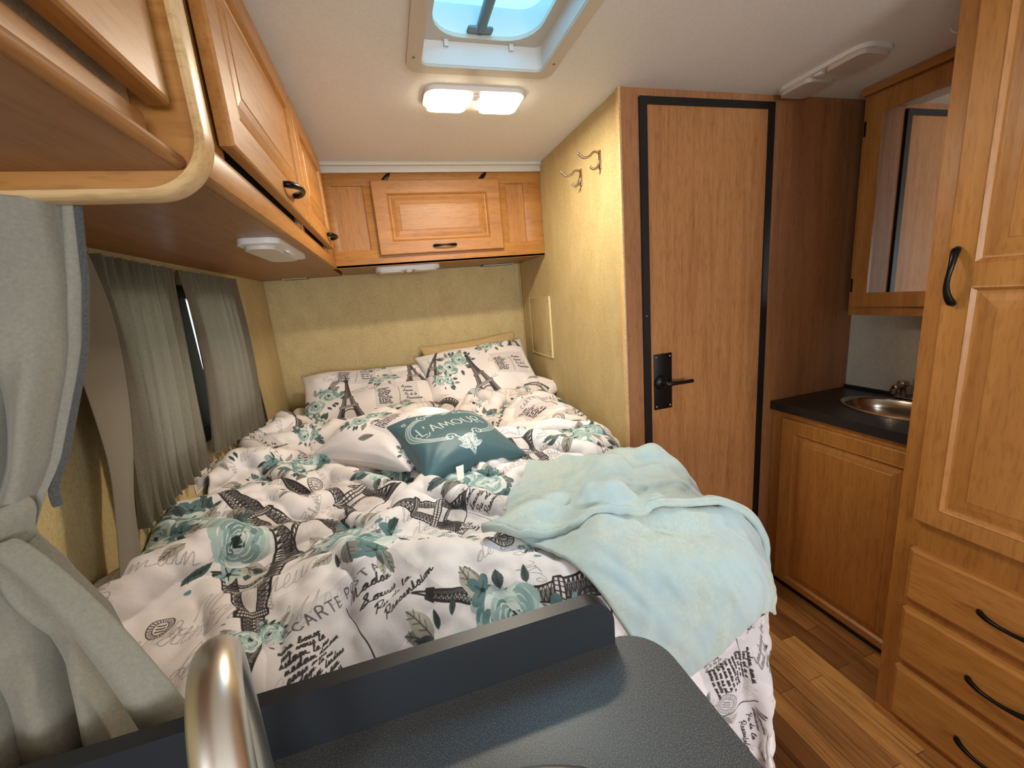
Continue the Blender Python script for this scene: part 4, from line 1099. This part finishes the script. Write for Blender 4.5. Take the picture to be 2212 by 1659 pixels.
for a in ((.30, .54, .085, .3, 1), (.06, .61, .13, .1, 2), (-.15, .89, .12, -.9, 3), (-.46, 1.03, .13, -.8, 4), (-.31, 1.17, .05, 0, 5), (-.60, .97, .09, .2, 6), (.055, .83, .07, -.3, 7), (.19, 1.12, .11, -.5, 8), (.56, 1.25, .10, .3, 9), (.72, 1.60, .12, .2, 10), (.66, 1.86, .10, -.3, 11), (-.33, 1.36, .08, .4, 12), (-.08, 1.26, .11, .1, 13), (.5, 1.82, .09, .6, 14), (-.34, 1.98, .11, 0, 15), (-.03, 1.94, .10, .2, 16), (-.55, 1.45, .10, .8, 17), (.36, 1.75, .10, 0, 18), (-.5, .70, .09, .4, 19), (-.15, 1.6, .1, -.4, 20), (.3, 2.1, .1, .2, 21), (.35, 1.34, .07, .2, 22), (-.28, .72, .06, .2, 23)): CL(*a)
for a in ((-.44, .98, .17, -.8, 61), (-.14, .92, .16, -1.0, 62), (.16, 1.10, .15, -.6, 63), (.08, .60, .17, .3, 64), (.56, 1.22, .13, .3, 65), (.40, .70, .12, .5, 66), (-.36, 1.42, .12, .4, 67), (.70, 1.62, .14, .2, 68), (-.58, 1.0, .12, .2, 69)): CL(*a)
for x, y in ((-.57, .93), (-.30, 1.30), (.14, .77)): u, v = uvp(x, y); postmark(cv, u, v, .030)
placed = []
_rf = random.Random(77)
for k in range(420):
    fx_, fy_ = _rf.uniform(.03, UW - .05), _rf.uniform(.05, VW - .05)
    u0, v0 = int(fx_ * cv.k), int(fy_ * cv.k); q = cv.a[max(0, v0 - 75):v0 + 75, max(0, u0 - 75):u0 + 75]
    if abs(q - np.array(BASE)).max(-1).mean() < .035:
        z_ = _rf.random()
        if z_ < .55: cluster(cv, fx_, fy_, _rf.uniform(.035, .065), _rf.uniform(-1, 1), 200 + k)
        elif z_ < .72: postcard(cv, fx_, fy_, _rf.uniform(0, 1.2), _rf.uniform(.12, .16), 200 + k, _rf.random() < .5)
        elif z_ < .86:
            for i in range(4): leaf(cv, fx_, fy_, i * .8 + _rf.uniform(0, 1), .035, LEAVES[_rf.randrange(4)])
        else: postmark(cv, fx_, fy_, .022)
# foot drape
FT = lambda v: VW - v
tower(cv, 1.50, FT(2.24), math.radians(35), .22)
cluster(cv, 1.42, FT(2.40), .10, 1.4, 31); cluster(cv, 1.38, FT(2.55), .11, 1.5, 32); cluster(cv, 1.15, FT(2.2), .10, 0, 33); postcard(cv, 1.30, FT(2.16), -1.1, .20, 34, False); cluster(cv, 1.24, FT(2.34), .09, 1.4, 35); cluster(cv, 1.30, FT(2.47), .10, 1.2, 36)
DUVM = fabric_img('printed_duvet_cotton', cv.image('duvet_print'))
dv = grid_mesh('duvet', DUV, DUVM, None, duv_uv, solid=0.008, sub=1)
tag(dv, 'crumpled white duvet printed with towers, teal roses and postcards covering the bed', 'duvet')
H1 = hmap(DUV)

# bed under it
bd = thing('bed', 'bed with mattress hidden under the printed duvet', 'bed', (0.10, 1.50, 0))
def bed_outline(x0, x1, y0, y1, r):
    p = [(x0, y1), (x0, y0)]
    for k in range(9):
        a = math.radians(-90 + 90 * k / 8); p.append((x1 - r + r * math.cos(a), y0 + r + r * math.sin(a)))
    p.append((x1, y1)); return p
prism('mattress', bed_outline(-0.598, .705, .63, 2.47, .18), 2, .50, .745, plain('mattress_ticking', (.82, .80, .76), .9), bd, bev=.03)
prism('base', bed_outline(-0.600, .70, .64, 2.48, .18), 2, 0.0, .50, M_mapleZ, bd)

# ---------------------------------------------------------------- mint throw
def bil(A, B, C, D, n, m):
    s, t = np.meshgrid(np.linspace(0, 1, n), np.linspace(0, 1, m)); A, B, C, D = map(np.array, (A, B, C, D))
    return (A * (1 - s[..., None]) * (1 - t[..., None]) + B * s[..., None] * (1 - t[..., None]) + C * s[..., None] * t[..., None] + D * (1 - s[..., None]) * t[..., None])
def drape(A, B, C, D, n, m, slack, off, H, hoff, seed, steps, bend=.3):
    G = bil(A, B, C, D, n, m); Z = ztop(G[..., 0], G[..., 1])
    P = np.stack([G[..., 0], G[..., 1], Z + .06 + off], -1)
    over = np.maximum(0, G[..., 0] - BX1) + np.maximum(0, BY0 - G[..., 1]); P[..., 2] -= over * .6
    Qf = np.concatenate([G, np.zeros(G.shape[:2] + (1,))], -1)
    return smooth_grid(sim(P, Qf, slack, bed_collide(off, H, hoff), steps=steps, iters=7, bend=bend, seed=seed, jit=.010), 1)
L1 = drape((.15, .83), (.80, .93), (.745, .56), (.40, .44), 72, 50, 1.05, .030, H1, .009, 3, 60)
def uvg(P): return np.meshgrid(np.linspace(0, .65, P.shape[1]), np.linspace(0, .45, P.shape[0]))
L1 = creases(L1, *uvg(L1), .006, 4, 12, (.06, .14))
H2 = hmap(L1, H1.copy())
L2 = drape((.355, 1.15), (.84, 1.00), (.84, .67), (.135, .765), 80, 56, 1.12, .050, H2, .014, 8, 60)
L2 = creases(L2, *uvg(L2), .007, 9, 14, (.06, .14))
th = grid_mesh('throw_blanket', L1, BLANK, None, None, solid=0.009, sub=1)
tag(th, 'pale mint plush throw blanket folded over the bed corner', 'blanket')
grid_mesh('folded_layer', L2, BLANK, th, None, solid=0.011, sub=1)['label'] = 'upper folded layer of the mint throw'
def edge_tube(name, P, rows, r, mat, parent):
    path = [Vector(p) for p in rows]
    return tube(name, path[::2] + [path[-1]], r, mat, parent, 8)
edge_tube('hem', None, L1[-3, :], .0045, BLANK, th); edge_tube('hem', None, L2[2, :], .0045, BLANK, th); edge_tube('fold_roll', None, L2[-1, :], .010, BLANK, th)

# ---------------------------------------------------------------- pillows
def pillow(name, label, C, U, V, w_, h_, T, mat, seed, back=None, cup=0.0, pinch=.10, group=None, wr=0.006):
    C, U, V = np.array(C, float), np.array(U, float), np.array(V, float)
    U /= np.linalg.norm(U); V -= U * (U @ V); V /= np.linalg.norm(V); N = np.cross(U, V)
    n = 56; s = np.linspace(-1, 1, n); a, b = np.meshgrid(s, s)
    rg = np.random.default_rng(seed)
    prof = (np.clip(1 - np.abs(a) ** 2.6, 0, 1) * np.clip(1 - np.abs(b) ** 2.6, 0, 1)) ** .48
    px = a * (1 - pinch * (1 - b ** 2) * np.abs(a) ** 3); py = b * (1 - pinch * (1 - a ** 2) * np.abs(b) ** 3)
    wv = np.zeros_like(a)
    for k in range(16):
        th_ = rg.uniform(0, math.pi); f_ = rg.uniform(2, 7); ph = rg.uniform(0, 6.28)
        q = a * math.cos(th_) + b * math.sin(th_); wv += np.sin(q * f_ + ph + 1.2 * np.sin(a * 2 + ph) + b * rg.uniform(-1, 1)) / f_ * 2
    # creases that run out of the corners
    cr = np.zeros_like(a)
    for ca in (-1, 1):
        for cb_ in (-1, 1):
            r_ = np.hypot(a - ca, b - cb_); an = np.arctan2(b - cb_, a - ca); cr += np.sin(an * 14 + rg.uniform(0, 6)) * np.exp(-(r_ / .55) ** 2) * r_
    out = []
    for sgn in (1, -1):
        z = sgn * T / 2 * prof + (wv * wr + cr * wr * 2.2) * np.clip(prof * 1.6, 0, 1) * sgn
        z = z - cup * (a ** 2 + b ** 2)
        out.append(C + (px * w_ / 2)[..., None] * U + (py * h_ / 2)[..., None] * V + z[..., None] * N)
    V_ = np.concatenate([o_.reshape(-1, 3) for o_ in out]); F = []; fm = []
    for s_ in range(2):
        o0 = s_ * n * n
        for j in range(n - 1):
            for i in range(n - 1):
                q = (o0 + j * n + i, o0 + j * n + i + 1, o0 + (j + 1) * n + i + 1, o0 + (j + 1) * n + i)
                F.append(q if s_ == 0 else q[::-1]); fm.append(s_)
    uv_ = np.stack([(a + 1) / 2, (b + 1) / 2], -1).reshape(-1, 2); uv_ = np.concatenate([uv_, uv_])
    bm_ = mesh_obj(name, V_, F, mat, None, True, uv_, mats=[mat, back or mat], fmat=fm)
    me = bm_.data; bb = bmesh.new(); bb.from_mesh(me); bmesh.ops.remove_doubles(bb, verts=bb.verts, dist=1e-5); bb.to_mesh(me); bb.free()
    sb_ = bm_.modifiers.new('smooth', 'SUBSURF'); sb_.levels = sb_.render_levels = 1
    return tag(bm_, label, 'pillow', group)
def sham_canvas(w_, h_, seed, items, ppm=1500):
    c = Canvas(w_, h_, ppm, BASE); script_bg(c, w_, h_, seed, .1, 1.6, .035)
    for it in items:
        k = it[0]
        if k == 'T': tower(c, *it[1:])
        elif k == 'R': cluster(c, *it[1:])
        elif k == 'C': postcard(c, *it[1:])
        elif k == 'L': leaf(c, *it[1:])
    return c
SPW, SPH = .66, .42
cA = sham_canvas(SPW, SPH, 21, [('C', .27, .33, -.12, .15, 5, False), ('C', .46, .15, 0, .17, 6, False), ('R', .11, .17, .12, .5, 41), ('R', .40, .265, .07, 0, 42), ('L', .15, .27, .5, .06, (.62, .56, .54)), ('T', .24, .045, .06, .27), ('T', .57, .24, .2, .26), ('R', .08, .03, .08, .2, 43), ('R', .36, .40, .06, 0, 44)])
cB = sham_canvas(SPW, SPH, 22, [('C', .50, .21, 0, .17, 7, False), ('R', .19, .27, .12, .3, 45), ('R', .43, .36, .08, .1, 46), ('T', .32, .035, .16, .31), ('T', .04, .24, -.5, .2), ('R', .10, .18, .07, -.4, 47), ('T', .58, .33, 0, .2)])
cC = sham_canvas(.46, .38, 23, [('R', .15, .17, .095, 1.0, 48), ('C', .32, .17, -.2, .17, 8, False), ('R', .26, .32, .06, 0, 49), ('R', .43, .06, .05, 0, 50), ('R', .03, .30, .05, 0, 51), ('L', .20, .06, .5, .06, (.5, .5, .47))])
mA = fabric_img('printed_sham_left', cA.image('sham_print_left')); mB = fabric_img('printed_sham_right', cB.image('sham_print_right')); mC = fabric_img('printed_throw_pillow', cC.image('throw_pillow_print'))
GREYBK = fabric('grey_white_cotton', (.80, .775, .76), .03, 90)
pillow('pillow', 'printed pillow with a dark tower near its lower middle, left one against the back wall', (-.155, 2.20, .915), (1, .02, -.02), (.02, .36, .23), .70, .46, .13, mA, 4, None, 0.01)
pillow('pillow', 'printed pillow tipped up higher, right one against the back wall', (.440, 2.21, .945), (1, .05, .05), (.03, .33, .27), .66, .47, .14, mB, 9, None, 0.01)
pillow('pillow', 'plain tan pillow barely showing behind the right printed pillow', (.44, 2.385, .965), (1, .02, .05), (.0, .12, .28), .60, .36, .12, fabric('tan_pillowcase', (.74, .63, .43), .05, 120), 12)
pillow('pillow', 'printed pillow corner poking up beside the bathroom wall', (.665, 2.10, .845), (.5, .35, .12), (-.3, .6, .10), .26, .34, .10, mB, 14)
wp = pillow('throw_pillow', 'white floral throw pillow with grey back lying beside the teal pillow', (-.055, 1.53, .885), (.336, -.30, 0), (.55, .65, .14), .46, .38, .16, mC, 6, GREYBK, 0.0, .12)
tg = mesh_obj('care_tag', [(.000, 1.300, .885), (.024, 1.288, .885), (.022, 1.235, .868), (-.002, 1.250, .868)], [(0, 1, 2, 3)], TAGM, wp)
sm = tg.modifiers.new('t', 'SOLIDIFY'); sm.thickness = .0008
# teal cushion with embroidery
class TCanvas(Canvas):
    def tr(s, pts): return (np.asarray(pts, float).reshape(-1, 2) - (.21, .22)) * 1.22 + (.205, .205)
    def line(s, pts, col, th, al=1.0): Canvas.line(s, s.tr(pts), col, th * 1.2, al)
    def poly(s, pts, col, al=1.0): Canvas.poly(s, s.tr(pts), col, al)
cT = TCanvas(.42, .42, 2200, (0.255, 0.385, 0.41))
EMB = (0.74, 0.79, 0.78)
def emb(c):
    # oval cartouche
    T = np.linspace(math.radians(118), math.radians(250), 30)
    for r_ in (1.0, .94, .88): c.line([(.205 + .150 * r_ * math.cos(t), .235 + .098 * r_ * math.sin(t)) for t in T], EMB, .0028)
    for t in np.linspace(math.radians(118), math.radians(250), 70): c.line([(.205 + .150 * math.cos(t), .235 + .098 * math.sin(t)), (.205 + .132 * math.cos(t + .03), .235 + .086 * math.sin(t + .03))], EMB, .0010)
    def scroll(cx_, cy_, r, a0, turns, sg=1, th=.004):
        P = [(cx_ + r * (1 - .75 * k / 22) * math.cos(a0 + sg * turns * 6.28 * k / 22), cy_ + r * (1 - .75 * k / 22) * math.sin(a0 + sg * turns * 6.28 * k / 22)) for k in range(23)]
        c.line(P, EMB, th)
    def acanthus(cx_, cy_, ang, s):
        f = Fr(cx_, cy_, ang, s)
        for k in range(6):
            a = -.9 + k * .36; L = .5 + .2 * math.sin(k)
            q = f([(0.15 * k, 0)])[0]; leaf(c, q[0], q[1], ang + a + .6, s * L, EMB)
            c.line(f([(.15 * k, 0), (.15 * k + .3 * math.cos(a), .3 * math.sin(a))]), (.45, .56, .57), .001)
    for m_ in (1, -1):
        X = lambda x: x if m_ == 1 else .42 - x
        for sx_, sy_, r_, a0, t_ in ((.165, .150, .018, 0, 1.1), (.15, .325, .018, 2, 1.1), (.085, .318, .010, 1, 1.0)):
            scroll(X(sx_), sy_, r_, a0 if m_ == 1 else math.pi - a0, t_, m_)
        acanthus(X(.178), .132, -.15 if m_ == 1 else math.pi + .15, .060)
        acanthus(X(.160), .335, .1 if m_ == 1 else math.pi - .1, .045)
        c.line([(X(.18), .150), (X(.20), .120), (X(.21), .100)], EMB, .004)
    for a in (90, 50, 130, 20, 160): leaf(c, .21, .092, math.radians(a), .042, EMB)
    leaf(c, .21, .125, -math.pi / 2, .06, EMB)
    T = np.linspace(math.radians(-70), math.radians(62), 30)
    for r_ in (1.0, .94, .88): c.line([(.215 + .150 * r_ * math.cos(t), .235 + .098 * r_ * math.sin(t)) for t in T], EMB, .0028)
    x = .092
    for ch in "L'AMOUR":
        w0, st = CAPS[ch]
        for s_ in st:
            q = catmull(s_, 5) if ch in 'OUR' and len(s_) > 3 else s_
            P = [(x + p[0] * .042, .205 + .012 * math.sin((x - .09) * 13) + p[1] * .050) for p in q]
            c.line(P, EMB, .0042); c.line([(p[0] + .0012, p[1]) for p in P], EMB, .003)
        x += (w0 + .10) * .042
    c.line(catmull([(.090, .200), (.080, .212), (.084, .225), (.096, .222)], 5), EMB, .003)
    c.line(catmull([(.125, .212), (.118, .196), (.104, .190)], 5), EMB, .003)
emb(cT)
mT = fabric_img('teal_satin_cotton', cT.image('teal_cushion_embroidery'), rough=.5)
tp = pillow('throw_pillow', "teal throw pillow with white embroidered L'AMOUR", (.145, 1.350, .888), (.28, .10, -.02), (-.12, .34, .09), .375, .37, .14, mT, 8, None, 0.0, .12, wr=.003)
tg = mesh_obj('care_tag', [(.122, 1.140, .882), (.146, 1.148, .882), (.134, 1.075, .872), (.115, 1.066, .872)], [(0, 1, 2, 3)], TAGM, tp)
sm = tg.modifiers.new('t', 'SOLIDIFY'); sm.thickness = .0008

# ================================================================ window curtains
def wcurtain(top, bot, zt, zb, x0, amp, npl, seed, gather=True, n=110, m=64, bow=(0, 0)):
    rg = np.random.default_rng(seed); G = np.zeros((m, n, 3))
    ph = np.cumsum(rg.uniform(.6, 1.5, n)); ph = ph / ph[-1] * npl * 2 * math.pi
    ph2 = np.cumsum(rg.uniform(.6, 1.5, n)); ph2 = ph2 / ph2[-1] * npl * .45 * 2 * math.pi
    for j in range(m):
        t = j / (m - 1)
        y0 = top[0] * (1 - t) + bot[0] * t; y1 = top[1] * (1 - t) + bot[1] * t
        y0 += bow[0] * math.sin(math.pi * t); y1 += bow[1] * math.sin(math.pi * t)
        z0 = zt[0] * (1 - t) + zb[0] * t; z1 = zt[1] * (1 - t) + zb[1] * t
        s = np.linspace(0, 1, n)
        # tight gathers at both ends, soft folds between
        e = math.exp(-t / .10) + (math.exp(-(1 - t) / .09) if gather else 0)
        d = amp * (e * (.8 * np.sin(ph) + .45 * np.sin(ph * 1.7 + 2)) + .42 * np.sin(ph2 + 1.3 * t + .8 * np.sin(ph2 * .37)) * (1 - .4 * e) + .14 * np.sin(ph * .5 + 2 * t))
        bulge = .012 * math.sin(math.pi * t)
        hem = .006 * math.sin(ph[3]) * 0
        G[j, :, 0] = x0 + d + bulge
        G[j, :, 1] = y0 + (y1 - y0) * s + .006 * np.sin(ph * .5 + 3 * t) * (1 - e)
        G[j, :, 2] = z0 + (z1 - z0) * s + (.008 * np.sin(ph * .5) if j == m - 1 else 0) * gather
    return G
cl = grid_mesh('window_curtain', wcurtain((1.055, 1.452), (1.00, 1.385), (1.525, 1.520), (.930, .955), -.578, .012, 15, 2, bow=(0, -.022)), WCURT)
tag(cl, 'gathered taupe window curtain, left half nearer the camera', 'curtain', None)
cr_ = grid_mesh('window_curtain', wcurtain((1.460, 1.952), (1.402, 1.930), (1.520, 1.522), (.965, .915), -.578, .011, 17, 5, bow=(.012, 0)), WCURT)
tag(cr_, 'gathered taupe window curtain, right half nearer the back wall', 'curtain')
flap_l = [(.95, 1.53), (.955, 1.40), (.96, 1.25), (.958, 1.11), (.930, 1.0), (.885, .865)]
flap_r = [(1.10, 1.525), (1.125, 1.40), (1.108, 1.25), (1.068, 1.11), (1.022, 1.0), (.990, .865)]
G = np.zeros((26, 14, 3))
fl, fr_ = np.array(catmull(flap_l, 5)), np.array(catmull(flap_r, 5))
for j in range(26):
    for i in range(14):
        s = i / 13; p = fl[j] * (1 - s) + fr_[j] * s
        G[j, i] = (-.552 + .007 * math.sin(s * 2.6 + .6 + j * .05), p[0] * .9517, 1.362 + (p[1] - 1.362) * .9517)
fp = grid_mesh('lining_panel', G, WLIN, cl, solid=.0015)
G = np.zeros((16, 6, 3))
for j in range(16):
    t = j / 15
    for i in range(6): G[j, i] = (-.585, 1.952 - .004 * t + (.024 + .030 * t) * i / 5 * (t > .0), 1.30 - .44 * t)
grid_mesh('lining_panel', G, plain('black_lining', (.09, .09, .10), .6), cr_, solid=.001)
tag(tube('curtain_rod', [(-.596, 1.02, 1.512), (-.596, 1.962, 1.512)], .006, M_mapleY), 'thin wooden rod end at the top of the window curtain', 'curtain rod')
# exit sticker under the curtain
cS = Canvas(.20, .05, 3000, (.80, .79, .76))
for k in range(5): cS.line([(.01, .010 + k * .007), (.085, .010 + k * .007)], (.30, .30, .32), .0022)
capitals(cS, 'EXIT', .105, .010, 0, .032, (.45, .12, .10), .005)
st = mesh_obj('exit_sticker', [(-.6085, 1.32, .878), (-.6085, 1.50, .878), (-.6085, 1.50, .925), (-.6085, 1.32, .925)], [(0, 1, 2, 3)], fabric_img('sticker_print', cS.image('sticker_print')), None, False, [(0, 0), (1, 0), (1, 1), (0, 1)])
sm = st.modifiers.new('t', 'SOLIDIFY'); sm.thickness = .0005
tag(st, 'white EXIT sticker on the wall under the window curtain', 'sticker')

# ================================================================ foreground privacy curtain
def fg_curtain(x_right, x_left, zs, y0, amp, npl, seed, m=110, n=200, yoff=None, flare=0):
    rg = np.random.default_rng(seed)
    ph = np.cumsum(rg.uniform(.5, 1.6, n)); ph = ph / ph[-1] * npl * 2 * math.pi
    G = np.zeros((m, n, 3)); Z = np.interp(np.linspace(0, 1, m), np.linspace(0, 1, len(zs)), zs)
    for j in range(m):
        z = Z[j]; xr = np.interp(-z, [-a for a, _ in x_right], [b for _, b in x_right]); xl = np.interp(-z, [-a for a, _ in x_left], [b for _, b in x_left])
        am = np.interp(-z, [-a for a, _ in amp], [b for _, b in amp]); yo = np.interp(-z, [-a for a, _ in y0], [b for _, b in y0])
        s = np.linspace(0, 1, n)
        w_ = np.sin(ph + .5 * math.sin(j * .06)) + .35 * np.sin(ph * .43 + j * .03) + .25 * np.sin(ph * 2.1 + 1 + j * .02)
        env = np.clip((1 - s) / .08, 0, 1); w_ = w_ * env + (1 - env) * 1.3
        G[j, :, 0] = xl + (xr - xl) * s + am * .35 * np.cos(ph) * env
        G[j, :, 1] = yo + am * w_
        G[j, :, 2] = z
    return G
G1 = fg_curtain([(1.508, -.326), (1.42, -.343), (1.32, -.371), (1.22, -.404), (1.18, -.424), (1.135, -.440)], [(1.508, -.600), (1.135, -.600)], [1.508, 1.135], [(1.508, .592), (1.20, .585), (1.135, .575)],
                [(1.508, .020), (1.35, .028), (1.20, .014), (1.135, .008)], 5.5, 3)
G2 = fg_curtain([(1.150, -.440), (1.08, -.412), (1.0, -.372), (.935, -.335), (.915, -.328)], [(1.150, -.600), (.915, -.600)], [1.150, .915], [(1.150, .575), (1.03, .545), (.95, .490), (.915, .478)],
                [(1.150, .008), (1.10, .020), (1.0, .030), (.915, .030)], 5.2, 7)
pc = grid_mesh('privacy_curtain', G1, CURT, None, solid=.003)
tag(pc, 'long grey curtain tied back at the left edge in the foreground', 'curtain')
grid_mesh('lower_drape', G2, CURT, pc, solid=.003)
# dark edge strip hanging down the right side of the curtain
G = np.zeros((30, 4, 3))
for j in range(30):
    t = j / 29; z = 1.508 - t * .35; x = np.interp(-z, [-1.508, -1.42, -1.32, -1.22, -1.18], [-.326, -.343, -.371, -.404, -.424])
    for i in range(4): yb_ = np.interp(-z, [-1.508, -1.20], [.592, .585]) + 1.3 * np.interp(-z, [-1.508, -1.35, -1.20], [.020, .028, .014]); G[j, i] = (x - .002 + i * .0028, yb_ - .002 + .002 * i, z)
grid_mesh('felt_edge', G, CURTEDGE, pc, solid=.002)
# tieback
G = np.zeros((7, 40, 3))
for j in range(7):
    for i in range(40):
        s = i / 39; x = -.600 + s * .170
        G[j, i] = (x + .004 * math.sin(j), .545 + .012 * math.cos(s * 3.0) + (.05 * max(0, s - .85) / .15), 1.175 - j * .0085 - .038 * (1 - s) ** 1.0 + .012 * s)
grid_mesh('tieback', G, CURT, pc, solid=.004)
# flap that falls across the folds from the tieback to the counter
G = np.zeros((30, 10, 3))
for j in range(30):
    t = j / 29
    for i in range(10):
        s = i / 9
        G[j, i] = (-.445 + .155 * t ** .9 + (s - .5) * (.030 + .022 * t) , .552 - .090 * t ** 1.3 - .014 * math.sin(s * 3.1), 1.150 - .225 * t)
grid_mesh('front_flap', G, CURT, pc, solid=.003)
